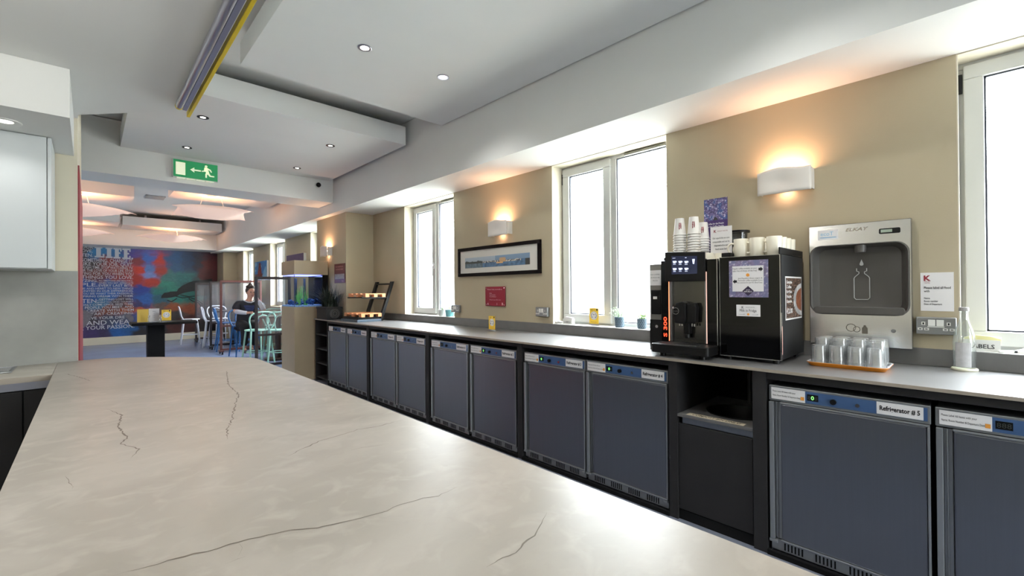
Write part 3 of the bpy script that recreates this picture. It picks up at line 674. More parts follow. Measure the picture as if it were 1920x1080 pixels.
w1 = B().box(.018, .176, -.0012, -.0002, .032, .172).done('white_field', m_paper, nt1)
text('lettering', [('Regular coffee available on your', .020, .155, .0078, 'L', {'width': .124}), ('right, free of charge, all day long!', .020, .142, .0078, 'L', {'width': .124}),
     ('Java Republic\'s finest organic &', .170, .101, .0075, 'R', {'width': .122}), ('Fairtrade coffee available from', .170, .089, .0075, 'R', {'width': .122}), ('this machine for just €2 (8oz/12oz)', .170, .077, .0075, 'R', {'width': .128})], m_ink, nt1, y=-.0016)
b = B(); y0, y1 = -.0022, -.0014
b.prism([(.152, .159), (.162, .159), (.162, .165), (.174, .152), (.162, .139), (.162, .145), (.152, .145)], y0, y1, 'y'); b.done('arrow', m_ink, nt1); b = B()
b.prism([(.042, .094), (.032, .094), (.032, .088-.007+.018), (.020, .087), (.032, .075), (.032, .081), (.042, .081)], y0, y1, 'y'); b.done('arrow', m_ink, nt1)
B().prism([(.099, .062), (.128, .035), (.099, .008), (.070, .035)], -.0026, -.0015, 'y').done('diamond_emblem', M('dark_purple', S(44, 30, 60), .5), nt1)
text('emblem_lettering', [('JAVA', .099, .038, .006, 'C', {'width': .02}), ('REPUBLIC', .099, .028, .007, 'C', {'width': .04, 'bold': .01})], m_paper, nt1, y=-.0030)
B().lathe([(0, 0), (.009, 0), (.009, -.001), (0, -.001)], (.098, -.0013, .122), 18, 'y').done('small_emblem', m_orange, nt1)
n2 = B().box(-.063, .058, -.0025, -.0012, .248, .311).done('milk_notice', m_paper, mk)
text('lettering', [('Milk in Fridge', -.003, .273, .014, 'C', {'width': .085})], m_ink, n2, y=-.0030)
text('small_lettering', [('K', -.030, .291, .012, 'C', {'bold': .03}), ('KINLAY HOSTEL', .008, .295, .005, 'C', {'width': .045}), ('——>', -.035, .255, .008, 'C', {'width': .03}), ('——>', .032, .255, .008, 'C', {'width': .03})], m_grey_ink, n2, y=-.0030)
B().lathe([(0, 0), (.006, 0), (.006, -.001), (0, -.001)], (-.002, -.003, .259), 14, 'y').done('small_emblem', m_orange, n2)
def beans(u, v):
    dx, dy = (u-1.02)*1.0, (v-.45)*1.35; r = math.hypot(dx, dy)
    if r < .40: return S(122, 70, 46) if noise.noise(Vector((u*4, v*4, 0))) > -.1 else S(140, 84, 56)
    if r < .56: return S(170, 170, 172) if noise.noise(Vector((u*3, v*3, 5))) < .1 else S(205, 204, 204)
    a = noise.noise(Vector((u*22, v*30, 2))); return S(38, 26, 22) if a < .05 else (S(96, 66, 52) if a < .3 else S(170, 140, 120))
ps = thing('side_poster', None, None); ps.parent = mk; ps.location = (.1545, .08, .228); ps.rotation_euler = (0, 0, PI/2)
B().box(0, .320, -.0015, 0, 0, .236).done('border', m_paper, ps)
painted('picture', .304, .220, 50, 50, beans, m_paint, ps, (.008, -.0022, .008))
text('lettering', [('Genuine', .015, .198, .016, 'L', {'width': .105, 'bold': .02}), ('Coffee', .015, .172, .016, 'L', {'width': .09, 'bold': .02}), ('For Nice', .015, .146, .016, 'L', {'width': .10, 'bold': .02}), ('People', .015, .120, .016, 'L', {'width': .09, 'bold': .02}), ('Genuine', .015, .094, .016, 'L', {'width': .10, 'bold': .02}),
     ('€2.00', .015, .036, .026, 'L', {'width': .11, 'bold': .02})], m_paper, ps, y=-.0032)

# things standing on the machines
ORD = ['topmost', 'second from the top', 'third from the top', 'fourth from the top', 'fifth from the top', 'sixth from the top', 'seventh from the top', 'eighth from the top', 'ninth from the top', 'tenth from the top', 'eleventh from the top', 'twelfth from the top']
cup0 = thing('paper_cup', 'x', 'cup', (0, 0, -9), 0, 'inverted paper cups on the coffee machine')
B().lathe([(0, .108), (.024, .108), (.0245, .110), (.0275, .110), (.0385, .005), (.0415, .005), (.0425, .002), (.0415, 0), (.038, 0), (.0265, .106), (0, .106)], (0, 0, 0), 28).done('cup_body', m_cup, cup0, smooth=True)
lg = B(); lg.prism([(-.010, .055), (-.006, .055), (-.003, .078), (-.008, .078)], -.0345, -.0340, 'y'); lg.prism([(.0, .052), (.006, .05), (.004, .080), (.0, .074)], -.0345, -.0340, 'y'); lo = lg.done('printed_mark', m_redink, cup0)
first = True
def cups(x, y, z, n, step, where, turn):
    global first
    for k in range(n):
        zz = z+(n-1-k)*step; lab = 'white paper cup, %s in the %s stack on the coffee machine' % (ORD[k], where)
        if first: o = cup0; o.location = (x, y, zz); o.rotation_euler = (0, 0, turn); o['label'] = lab; first = False
        else: dup(cup0, None, (x, y, zz), math.degrees(turn), lab)
cups(2.78, 1.315, ZC+.60, 10, .0165, 'left', -1.0)
cups(2.78, 1.222, ZC+.566, 12, .0165, 'middle', -1.15)
cups(2.95, 1.235, ZC+.566, 11, .0165, 'right', -1.2)
bw0 = thing('cream_bowl', 'cream paper bowl beside the cup stacks, left of the pair', 'bowl', (2.70, 1.10, ZC+.5655), 0, 'cream bowls on the coffee machine')
B().lathe([(0, .05), (.030, .05), (.044, .004), (.047, .004), (.047, 0), (.043, 0), (.028, .047), (0, .047)], (0, 0, 0), 24).done('bowl_body', m_mug, bw0, smooth=True)
dup(bw0, None, (2.76, 1.055, ZC+.5655), 0, 'cream paper bowl under the compostable notice, right of the pair')
# notice and purple card
wn = thing('table_sign', 'white laminated notice about the cups standing on the coffee machine', 'sign', (2.74, 1.04, ZC+.5655), -90)
B().box(-.062, .062, -.0015, .0015, 0, .208).done('sheet', m_paper, wn); B().box(-.062, .062, -.001, .05, 0, .003).done('foot', m_paper, wn)
text('lettering', [('Our cups & lids are now', 0, .135, .010, 'C', {'width': .098, 'bold': .01}), ('compostable and can be', 0, .113, .010, 'C', {'width': .098, 'bold': .01}), ('disposed of in our', 0, .091, .010, 'C', {'width': .080, 'bold': .01}), ('food waste bin!', 0, .069, .010, 'C', {'width': .066, 'bold': .01})], m_ink, wn, y=-.0022)
text('heading', [('K', -.034, .174, .016, 'C', {'bold': .03}), ('KINLAY HOSTEL', .01, .178, .007, 'C', {'width': .06})], m_redink, wn, y=-.0022)
B().prism([(-.006, .025), (.006, .025), (0, .038)], -.0026, -.0018, 'y').done('green_mark', m_leaf, wn)
pc = thing('purple_card', 'tall purple patterned card standing behind the notice', 'card', (2.98, 1.165, ZC+.600), -90)
B().box(-.075, .075, .0, .004, 0, .395).done('board', M('deep_purple', S(58, 32, 96), .5), pc)
painted('picture', .148, .142, 60, 58, lambda u, v: purple(u, v, 8), m_paint, pc, (-.074, -.001, .252))
text('lettering', [('Coffee for the People', 0, .224, .011, 'C', {'width': .105, 'bold': .012}), ('by the Coffee People', 0, .206, .011, 'C', {'width': .105, 'bold': .012})], m_paper, pc, y=-.0012)
B().prism([(-.018, .253), (.018, .253), (0, .276)], -.0025, -.0015, 'y').done('diamond_emblem', m_ink, pc)
B().box(-.05, .05, -.02, .03, -.034, 0).done('stand', m_black, pc)
hp = thing('bean_hopper', 'bean container with round black lid behind the mugs', 'hopper', (2.975, 1.025, ZC+.566), 0)
B().lathe([(0, 0), (.045, 0), (.055, .185), (.051, .185), (.046, .004), (0, .004)], (0, 0, 0), 28).done('container', glassy('smoky_plastic', (.62, .64, .66, 1), 1.45, .05, 1.5), hp, smooth=True)
B().cyl((0, 0, .187), .068, .012, 32).done('lid', m_black, hp, smooth=True)
mug0 = thing('mug', 'x', 'mug', (0, 0, -9), 0, 'cream mugs on the milk unit')
B().lathe([(0, 0), (.034, 0), (.0365, .006), (.0385, .102), (.0375, .104), (.0355, .102), (.033, .008), (0, .006)], (0, 0, 0), 28).done('mug_body', m_mug, mug0, smooth=True)
B().tube(cr([(-.036, 0, .078), (-.050, 0, .080), (-.062, 0, .070), (-.066, 0, .050), (-.060, 0, .030), (-.046, 0, .022), (-.035, 0, .024)], 3), .0055, 10).done('handle', m_mug, mug0, smooth=True)
RW = ['front', 'second', 'third', 'rear']; CL = ['left', 'middle', 'right']
k = 0
for r in range(4):
    for c in range(3):
        x = 2.692+r*.088; y = (.912, .828, .742)[c]+.001*r; lab = 'cream china mug, %s row, %s column on the milk unit' % (RW[r], CL[c])
        z = ZC+.5785
        if c == 2: z = ZC+.6175 if False else ZC+.5785
        if k == 0: mug0.location = (x, y, z); mug0.rotation_euler = (0, 0, math.radians(-75)); mug0['label'] = lab
        else: dup(mug0, None, (x, y, z), -75+random.uniform(-14, 14), lab)
        k += 1
# narrow right rail would clip the mugs: the rail stands outside them (built above as top_rail)

# ------------------------------------------------------------ bottle filler
m_filler = M('filler_grey_plastic', S(76, 73, 70), .45, var=.04)
ek = thing('bottle_filler', 'stainless wall bottle filling station with grey recess', 'water dispenser', (3.035, .434, 1.0), -90)
W2, H2 = .222, .672; r0 = .055
def rrect(x0, x1, z0, z1, r, n=6):
    P = []
    for cx, cz, a0 in ((x1-r, z1-r, 0), (x0+r, z1-r, 90), (x0+r, z0+r, 180), (x1-r, z0+r, 270)):
        for k in range(n+1): a = math.radians(a0+90*k/n); P.append((cx+r*math.cos(a), cz+r*math.sin(a)))
    return P
ri = rrect(-.213, .209, .172, .556, r0)
b = B(); n = len(ri); CN = [(W2, H2), (-W2, H2), (-W2, 0), (W2, 0)]
for i in range(n):
    j = (i+1) % n; q0, q1 = i//7, j//7; c0, c1 = CN[q0], CN[q1]
    if q0 == q1: b._f([b.bm.verts.new((u, 0, v)) for u, v in (ri[i], ri[j], c0)])
    else: b._f([b.bm.verts.new((u, 0, v)) for u, v in (ri[i], ri[j], c1, c0)])
b.box(-W2, -W2+.002, .0, .064, 0, H2); b.box(W2-.002, W2, .0, .064, 0, H2); b.box(-W2, W2, 0, .064, H2-.002, H2); b.box(-W2, W2, 0, .064, 0, .002)
b.done('steel_housing', m_mirror, ek)
b = B(); rings = []
for q, (ins, y) in enumerate(((-.006, -.004), (0, -.006), (.010, .006), (.012, .02), (.03, .048), (.08, .060))):
    rings.append([b.bm.verts.new((x, y, z)) for x, z in rrect(-.213+ins, .209-ins, .172+ins*.6, .556-ins*.6, max(.02, r0-ins*.3))])
for A, D in zip(rings, rings[1:]):
    for i in range(n): b._f([A[i], A[(i+1) % n], D[(i+1) % n], D[i]])
b._f(rings[-1]); b.done('recess', m_filler, ek, smooth=True)
b = B(); b.prism(rrect(-.20, .196, .172, .212, .018, 4), -.010, .045, 'y'); b.done('drip_shelf', m_filler, ek, bevel=.003)
B().lathe([(0, 0), (.024, 0), (.026, .02), (.026, .04), (0, .04)], (.012, .02, .512), 24).done('spout', m_filler, ek, smooth=True)
b = B(); m = [(-.022, .425), (-.022, .410), (-.012+.0, .405), (-.012, .396), (-.030, .378), (-.034, .370), (-.034, .262), (-.026, .252), (.026, .252), (.034, .262), (.034, .370), (.030, .378), (.012, .396), (.012, .405), (.022, .410), (.022, .425)]
b.tube([(x+.012, .053, z) for x, z in m], .0022, 6); b.prism([(.012+.0085*math.cos(a), .448+.0085*math.sin(a)) for a in [math.radians(150+15*k) for k in range(17)]]+[(.012, .474)], .050, .054, 'y')
b.done('bottle_pictogram', M('pale_print', S(176, 176, 176), .5), ek)
s_ = B().box(-.178, -.083, -.0015, 0-.0002, .592, .646).done('sticker', m_paper, ek)
text('lettering', [('ecoT', -.135, .615, .022, 'C', {'width': .06})], M('pale_blue_ink', S(140, 190, 220), .5), s_, y=-.0022)
B().box(-.168, -.092, -.0024, -.0016, .603, .606).done('blue_line', M('blue_line', S(60, 150, 205), .5), s_)
text('brand_lettering', [('ELKAY', 0, .630, .017, 'C', {'width': .10, 'bold': .02, 'shear': .3})], M('engraved_steel', S(160, 150, 138), .4, .8), ek, y=-.001)
d = B().prism(rrect(.094, .180, .602, .630, .006, 3), -.004, -.0005, 'y').done('display', m_black, ek)
B().box(.102, .148, -.0048, -.0041, .609, .624).done('lcd', M('lcd_green', S(150, 165, 150), .3), d)
b = B(); b.lathe([(.022, 0), (.022, -.001), (.019, -.001)], (-.03, -.0005, .098), 20, 'y'); b.lathe([(.016, 0), (.016, -.001), (.013, -.001)], (-.005, -.0005, .09), 20, 'y'); b.prism([(.018, .068), (.042, .068), (.042, .098), (.035, .108), (.035, .114), (.025, .114), (.025, .108), (.018, .098)], -.0015, -.0004, 'y')
b.done('engraved_symbols', M('engraved_grey', S(120, 116, 110), .3, .9), ek)
B().cyl((.148, -.0015, .09), .010, .0014, 20, 'y').done('key_lock', m_steel, ek, smooth=True)

# glasses tray
ty = thing('serving_tray', 'orange melamine tray with white lining under the tumblers', 'tray', (2.795, .437, ZC), -90)
def tray_out(x, y, r, z, n=5): return [(px, py, z) for px, py in rrect(-x, x, -y, y, r, n)]
b = B(); R_ = [tray_out(.150, .100, .03, 0), tray_out(.165, .115, .035, .018), tray_out(.165, .115, .035, .021)]
R_ = [[b.bm.verts.new(p) for p in r] for r in R_]
b._f(R_[0][::-1])
for A, D in zip(R_, R_[1:]):
    for i in range(len(A)): b._f([A[i], A[(i+1) % len(A)], D[(i+1) % len(A)], D[i]])
b.mi = 1; R2 = [[b.bm.verts.new(p) for p in r] for r in (tray_out(.165, .115, .035, .0212), tray_out(.158, .108, .03, .0205), tray_out(.148, .098, .028, .008))]
for A, D in zip(R2, R2[1:]):
    for i in range(len(A)): b._f([A[i], A[(i+1) % len(A)], D[(i+1) % len(A)], D[i]])
b._f(R2[-1]); b.done('tray_body', [M('orange_melamine', S(214, 130, 34), .35), M('tray_lining', S(214, 212, 216), .4)], ty, norm=True)
gl0 = thing('tumbler', 'x', 'glass', (0, 0, -9), 0, 'inverted tumblers on the tray')
pr = []
H_ = .074
for i in range(9): pr.append((.0365-.0045*i/8, .001+(H_-.001)*i/8))
B().lathe([(.0345, 0), (.0365, .001)]+pr[1:]+[(.029, H_+.002), (0, H_+.002), (0, H_-.010), (.028, H_-.010), (.0340, .001)], (0, 0, 0), 20).done('glass_body', m_glass, gl0, smooth=True)
k = 0
for r in range(3):
    for c in range(4):
        nst = 2 if r == 0 else 3
        for q in range(nst):
            x = 2.795-.071+r*.0745; y = .437+.113-c*.0755-(.008 if r else 0)*0
            lab = 'clear glass tumbler, %s row, %s column, %s of its nested stack on the tray' % (['front', 'middle', 'back'][r], ['far left', 'second', 'third', 'far right'][c], ['bottom', 'second', 'top'][q])
            z = ZC+.0085+q*(.024 if r == 0 else .028)
            if k == 0: gl0.location = (x, y, z); gl0['label'] = lab
            else: dup(gl0, None, (x, y, z), random.uniform(0, 18), lab)
            k += 1
# glass bottle
bt = thing('glass_bottle', 'clear glass bottle with grey stopper and paper label by the right window', 'bottle', (3.028, .028, ZC), -90)
B().lathe([(0, .010), (.036, .010), (.040, .016), (.041, .14), (.037, .17), (.018, .235), (.0145, .25), (.0145, .285), (.013, .285), (.0128, .25), (.016, .236), (.035, .17), (.039, .14), (.038, .018), (0, .014)], (0, 0, 0), 32).done('bottle_body', m_bglass, bt, smooth=True)
B().lathe([(0, 0), (.046, 0), (.048, .006), (.045, .012), (0, .012)], (0, 0, 0), 28).done('coaster_base', M('pale_base', S(214, 212, 190), .5), bt, smooth=True)
B().lathe([(0, .302), (.0165, .302), (.018, .296), (.018, .284), (0, .284)], (0, 0, 0), 24).done('stopper', M('grey_stopper', S(150, 148, 146), .5), bt, smooth=True)
b = B(); nn = 8
for i in range(nn):
    a0 = math.radians(-130+80*i/nn-6); a1 = math.radians(-130+80*(i+1)/nn-6); rr = .0418
    b.quad((rr*math.cos(a0), rr*math.sin(a0), .02), (rr*math.cos(a1), rr*math.sin(a1), .02), (rr*math.cos(a1), rr*math.sin(a1), .135), (rr*math.cos(a0), rr*math.sin(a0), .135))
b.done('label', M('grey_label', S(190, 190, 192), .6, var=.08, vscale=60), bt)
# sill items of the right window
def labels_box(loc, s, label, napkin):
    t = thing('labels_box', label, 'box', loc, -90)
    b = B(); w_, d_, h_ = .062*s, .05*s, .055*s
    b.box(-w_, w_, -d_/2, d_/2, 0, .002); b.box(-w_, w_, -d_/2, -d_/2+.002, .002, h_); b.box(-w_, w_, d_/2-.002, d_/2, .002, h_); b.box(-w_, -w_+.002, -d_/2+.002, d_/2-.002, .002, h_); b.box(w_-.002, w_, -d_/2+.002, d_/2-.002, .002, h_)
    b.done('tub', m_white, t); text('lettering', [('LABELS', 0, h_*.25, .020*s, 'C', {'width': .085*s, 'bold': .01})], m_ink, t, y=-d_/2-.001)
    g = B(); 
    for k in range(3): g.prism([(-.055*s, .004), (.058*s, .004), (.066*s, h_+.006+.004*k), (.03*s, h_+.018), (-.02*s, h_+.022-.004*k), (-.06*s, h_+.008)], -.015+k*.008, -.011+k*.008, 'y')
    g.done('contents', napkin, t, bevel=.002); return t
labels_box((3.145, -.03, ZS+.006), 1, 'white tub lettered LABELS with yellow slips on the right sill', M('pale_yellow_slips', S(238, 232, 170), .7))
ps_ = thing('tablet_stand', 'white upright stand with disc base at the right edge of the sill', 'stand', (3.16, -.185, ZS+.006), -90)
B().lathe([(0, 0), (.05, 0), (.05, .008), (.03, .016), (.012, .024), (0, .024)], (0, 0, 0), 28).done('base', m_white, ps_, smooth=True)
B().tube([(0, 0, .02), (-.002, 0, .08), (-.004, 0, .125)], [.009, .006, .004], 10).done('upright', m_white, ps_, smooth=True)
pn = thing('marker_pen', 'white and black marker pen lying on the right sill', 'pen', (3.12, -.115, ZS+.012), -60)
B().cyl((-.035, 0, 0), .006, .055, 10, 'x').done('barrel', m_white, pn, smooth=True); B().cyl((.0205, 0, 0), .0065, .02, 10, 'x').done('cap', m_black, pn, smooth=True)
# wall paper notice
def sheet(name, label, cat, x, y, z, w_, h_, m, lines=None, ink=m_ink, th=.002):
    t = thing(name, label, cat, (x, y, z), -90); B().box(-w_/2, w_/2, -th, -.0002, 0, h_).done('sheet', m, t)
    if lines: text('lettering', lines, ink, t, y=-th-.0008)
    return t
t = sheet('food_notice', 'white laminated notice asking to label all food beside the bottle filler', 'notice', XW, .123, 1.196, .122, .196, m_paper,
    [('Please label all food', -.048, .113, .012, 'L', {'width': .098, 'bold': .012}), ('with', -.048, .096, .012, 'L', {'width': .021, 'bold': .012}), ('Name', -.048, .061, .009, 'L', {'width': .022, 'bold': .015}), ('Room number', -.048, .046, .009, 'L', {'width': .052, 'bold': .015}), ('Date of Departure', -.048, .031, .009, 'L', {'width': .066, 'bold': .015})])
text('logo', [('K', -.035, .155, .026, 'C', {'bold': .04}), ('KINLAY', -.035, .147, .005, 'C', {'width': .02}), ('HOSTEL', -.035, .140, .005, 'C', {'width': .02})], m_redink, t, y=-.0028)
# sockets
m_plate = M('grey_steel_plate', S(136, 137, 138), .4, .6, var=.03)
def socket(y, z, label, side_box=False, x=XW):
    t = thing('double_socket', label, 'socket', (x, y, z), -90, 'double wall sockets')
    w_, h_ = .146, .086; d_ = .038
    B().box(-w_/2, w_/2, -d_, -.0002, 0, h_).done('plate', m_plate, t, bevel=.004)
    for x in (-.046, .046):
        b = B(); b.box(x-.007, x+.007, -d_-.002, -d_, .046, .062); b.box(x-.021, x-.003, -d_-.002, -d_, .020, .032); b.box(x+.003, x+.021, -d_-.002, -d_, .020, .032); s1 = b.done('outlet', m_white, t)
        b = B(); b.box(x-.003, x+.003, -d_-.003, -d_-.0021, .049, .059); b.done('pin_hole', m_black, s1); b = B(); b.box(x-.016, x-.007, -d_-.003, -d_-.0021, .024, .028); b.done('pin_hole', m_black, s1); b = B(); b.box(x+.007, x+.016, -d_-.003, -d_-.0021, .024, .028); b.done('pin_hole', m_black, s1)
    for x in (-.0155, .0155): B().box(x-.0135, x+.0135, -d_-.004, -d_, .042, .074).done('switch', m_white, t, bevel=.002)
    B().box(-.031, .031, -d_-.0015, -d_, .036, .041).done('indicator', m_white, t)
    return t
socket(.127, 1.080, 'grey metal double socket under the food notice')
socket(2.80, 1.070, 'grey metal double socket at the left of the middle window')
socket(4.155, 1.066, 'grey metal double socket right of the far window', x=XW)
# framed panorama
fp = thing('framed_panorama', 'wide framed harbour panorama with black frame and white mount', 'picture', (XW, 3.463, 1.477), -90)
FW, FH = 1.285, .322
b = B(); e = .035
b.box(-FW/2, FW/2, -.028, -.0002, 0, e); b.box(-FW/2, FW/2, -.028, -.0002, FH-e, FH); b.box(-FW/2, -FW/2+e, -.028, -.0002, e, FH-e); b.box(FW/2-e, FW/2, -.028, -.0002, e, FH-e); b.done('frame', M('black_wood_frame', S(16, 11, 11), .5, spec=.08), fp, bevel=.003)
B().box(-FW/2+e, FW/2-e, -.014, -.0005, e, FH-e).done('mount', M('white_mount', S(214, 212, 204), .6), fp)
def harbour(u, v):
    n1 = noise.noise(Vector((u*14, 0, 0))); sky = S(116, 142, 168) if u > .5 else S(158, 172, 184)
    top = .52+.10*max(0, n1)+(.22 if .57 < u < .66 else 0)+(.10*abs(noise.noise(Vector((u*40, 3, 0)))) if .30 < u < .8 else 0) + (.12 if u < .3 else 0)*(.4+abs(noise.noise(Vector((u*20, 5, 0)))))
    if v > top+.02: return tuple(a*(.85+.3*v) for a in sky)
    if v > .40 and u < .88: 
        if .57 < u < .66: return S(196, 160, 120)
        if u < .30: return S(56, 62, 58)
        return S(206, 200, 186) if noise.noise(Vector((u*60, v*8, 1))) > 0 else S(64, 66, 74)
    if .94 < u: return S(46, 48, 46)
    a = noise.noise(Vector((u*30, v*5, 7))); base = S(72, 104, 136) if u > .3 else S(92, 110, 122)
    if .52 < u < .62 and .3 < v < .42: return S(232, 180, 120)
    return tuple(c*(1+.6*a) for c in base)
painted('photograph', 1.02, .115, 170, 26, harbour, m_paint, fp, (-.52, -.0150, .092))
mr = thing('maroon_plaque', 'square maroon acrylic plaque with white writing under the panorama', 'sign', (XW, 3.477, 1.153), -90)
B().box(-.158, .158, -.014, -.010, 0, .205).done('panel', m_maroon, mr, bevel=.002)
b = B()
for x in (-.142, .142):
    for z in (.015, .19): b.cyl((x, -.016, z), .005, .0158, 12, 'y')
b.done('standoff', m_chrome, mr, smooth=True)
text('lettering', [('Please help yourself to', -.125, .170, .012, 'L', {'width': .235}), ('Milk', -.09, .130, .010, 'L', {'width': .04}), ('Tea/Coffee', -.09, .112, .010, 'L', {'width': .10}), ('Toast/Butter', -.09, .094, .010, 'L', {'width': .11}), ('Wash up after use', -.09, .062, .009, 'L', {'width': .18}), ('K', -.11, .012, .02, 'C', {'bold': .03}), ('i', .03, .012, .022, 'C', {'bold': .03}), ('B', .115, .012, .024, 'C', {'bold': .04})], M('pink_white_print', S(226, 190, 196), .5), mr, y=-.0148)
# yellow distancing cards
def ycard(loc, label, s=1.0, rz=-90):
    t = thing('yellow_table_card', label, 'card', loc, rz, 'yellow distancing cards')
    B().box(-.05*s, .05*s, -.002, .002, 0, .155*s).done('holder', m_acry, t)
    c = B().box(-.048*s, .048*s, -.0035, -.0022, .018*s, .152*s).done('card', m_yellow, t)
    B().lathe([(0, 0), (.036*s, 0), (.036*s, -.0008), (0, -.0008)], (0, -.0036, .088*s), 28, 'y').done('white_disc', m_paper, c)
    b = B()
    for sx in (-1, 1):
        b.tube([(sx*.018*s, -.0052, .108*s), (sx*.028*s, -.0052, .088*s), (sx*.020*s, -.0052, .068*s), (sx*.012*s, -.0052, .078*s)], .0018*s, 5)
    b.box(-.008*s, .008*s, -.0055, -.0045, .095*s, .099*s); b.done('symbol', m_ink, c)
    text('lettering', [('2m', -.022*s, .132*s, .012*s, 'C'), ('Keep your distance', 0, .030*s, .006*s, 'C', {'width': .06*s})], m_ink, c, y=-.0042)
    B().box(.026*s, .038*s, -.0045, -.0036, .130*s, .148*s).done('mark', m_ink, c)
    B().box(-.05*s, .05*s, -.03, .03, 0, .003).done('foot', m_acry, t)
    return t
ycard((3.15, 2.262, ZS+.006), 'yellow distancing card standing on the middle window sill')
ycard((2.86, 3.268, ZC), 'yellow distancing card on the counter below the maroon plaque', .98)
labels_box((3.155, 2.545, ZS+.006), .85, 'white tub lettered LABELS on the middle window sill', m_paper)
bag = B(); 
for k in range(9): bag.sphere((random.uniform(-.03, .03), random.uniform(-.015, .015), .010+random.uniform(0, .008)), .013, 10, (1.3, 1, .8))
o = bag.done('tissue_bundle', m_paper, None, smooth=True); o.location = (3.14, 2.655, ZS+.006); o.rotation_euler = (0, 0, -PI/2); tag(o, 'crumpled white tissue in the corner of the middle sill', 'tissue')
lf = thing('window_leaflet', 'pale printed leaflet stuck to the left pane of the middle window', 'leaflet', (3.236, 2.275, 1.135), -90)
B().box(-.085, .085, 0, .001, 0, .22).done('sheet', glassy('backlit_paper', (1, 1, 1, 1), 1.3, .3, 0, .22, (.95, .95, .95, 1)), lf)
text('lettering', [('K', -.06, .17, .02), ('Reception', 0, .115, .010, 'C', {'width': .12}), ('opening hours', 0, .095, .010, 'C', {'width': .12}), ('24h', -.05, .055, .01)], m_grey_ink, lf, y=-.001)

# plants in pots ------------------------------------------------
def leafy(name, loc, label, r, h, pot_h, pot_r, mleaf, spread, n, seed, mpot=m_pot, pattern=True, g='potted plants on the sills'):
    rnd = random.Random(seed); t = thing(name, label, 'potted plant', loc, 0, g)
    B().lathe([(0, 0), (pot_r*.82, 0), (pot_r*.86, .004), (pot_r, pot_h), (pot_r*.93, pot_h), (pot_r*.80, pot_h*.8), (0, pot_h*.8)], (0, 0, 0), 28).done('pot', mpot, t, smooth=True)
    if pattern:
        b = B()
        for row in range(5):
            for k in range(14):
                a = 2*PI*(k+.5*(row % 2))/14; z = pot_h*(.12+.17*row); rr = pot_r*(.86+.14*z/pot_h)+.0006
                d = Vector((math.cos(a), math.sin(a), 0)); tt = Vector((-d.y, d.x, 0)); c = d*rr+Vector((0, 0, z)); s_ = pot_h*.055
                b.quad(c-tt*s_*1.2, c-Vector((0, 0, s_)), c+tt*s_*1.2, c+Vector((0, 0, s_)))
        b.done('pot_pattern', m_potdark, t)
    B().cyl((0, 0, pot_h*.8), pot_r*.9, .004, 20).done('soil', m_soil, t)
    b = B(); bl = B()
    for k in range(n):
        a = rnd.uniform(0, 2*PI); q = rnd.uniform(.2, 1); top = Vector((math.cos(a)*r*q*spread, math.sin(a)*r*q*spread, pot_h+h*rnd.uniform(.35, 1)))
        base = Vector((math.cos(a)*pot_r*.3*q, math.sin(a)*pot_r*.3*q, pot_h*.8)); mid = (base+top)/2+Vector((0, 0, .01))
        b.tube([base, mid, top], .0012, 4)
        for j in range(7):
            p = base.lerp(top, .45+.55*j/6) + Vector((rnd.uniform(-1, 1), rnd.uniform(-1, 1), rnd.uniform(-.5, .5)))*.008
            d = Vector((rnd.uniform(-1, 1), rnd.uniform(-1, 1), rnd.uniform(-.2, .8))).normalized(); u = d.orthogonal().normalized(); L_ = rnd.uniform(.009, .016)
            bl._f([bl.bm.verts.new(x) for x in (p, p+d*L_*.5+u*L_*.35, p+d*L_, p+d*L_*.5-u*L_*.35)])
    b.done('stems', mleaf, t); bl.done('foliage', mleaf, t); return t
leafy('potted_plant', (3.16, 2.015, ZS+.006), 'trailing pale green plant in a patterned slate pot, left of the pair', .075, .085, .085, .042, m_pale_leaf, 1.15, 26, 3)
leafy('potted_plant', (3.16, 1.812, ZS+.006), 'bright green plant in a patterned slate pot nearest the coffee machine', .055, .055, .080, .040, m_leaf, .95, 26, 5)
leafy('potted_plant', (3.16, 4.392, ZS+.006), 'small green plant in a turquoise pot on the far window sill', .06, .085, .082, .055, m_leaf, 1, 26, 6, M('turquoise_pot', S(90, 150, 158), .4), False)
leafy('potted_plant', (3.16, 4.545, ZS+.006), 'small pale pot with a low plant on the far window sill', .03, .03, .080, .05, m_pale_leaf, .7, 14, 8, M('pale_pot', S(196, 198, 196), .5), False)

# ------------------------------------------------------------ far end of the counter
pst = thing('stand_base_tray', 'low grey-blue display base at the far end of the counter', 'tray', (0, 0, ZC))
b = B(); b.box(2.50, 2.835, 5.50, 6.02, 0, .030); b.done('base_body', M('slate_blue_metal', S(70, 84, 98), .4, .3), pst, bevel=.004)
b = B(); b.box(2.53, 2.828, 5.54, 6.0, .031, .060); b.done('inner_block', m_black, pst)
def pallet(loc, label):
    t = thing('mini_pallet', label, 'display pallet', loc, 0, 'wooden mini pallets on the counter stand')
    W_, D_ = .285, .53
    for k in range(4):
        y = k*(D_-.09)/3; B().box(0, W_, y, y+.09, .036, .048).done('board', m_wood, t)
    for x in (0, W_/2-.025, W_-.05):
        B().box(x, x+.05, 0, D_, .026, .0358).done('runner', m_wood, t)
    for x in (0, W_/2-.025, W_-.05):
        for y in (0, D_/2-.035, D_-.07): B().box(x, x+.05, y, y+.07, 0, .0258).done('block', m_wood, t)
    return t
pallet((2.555, 5.5, ZC+.062), 'wooden mini pallet tray, lower of the two on the black stand')
pallet((2.615, 5.5, 1.242), 'wooden mini pallet tray, upper of the two on the black stand')
ld = thing('ladder_stand', 'black leaning ladder frame that carries the mini pallets', 'display stand', (0, 0, ZC))
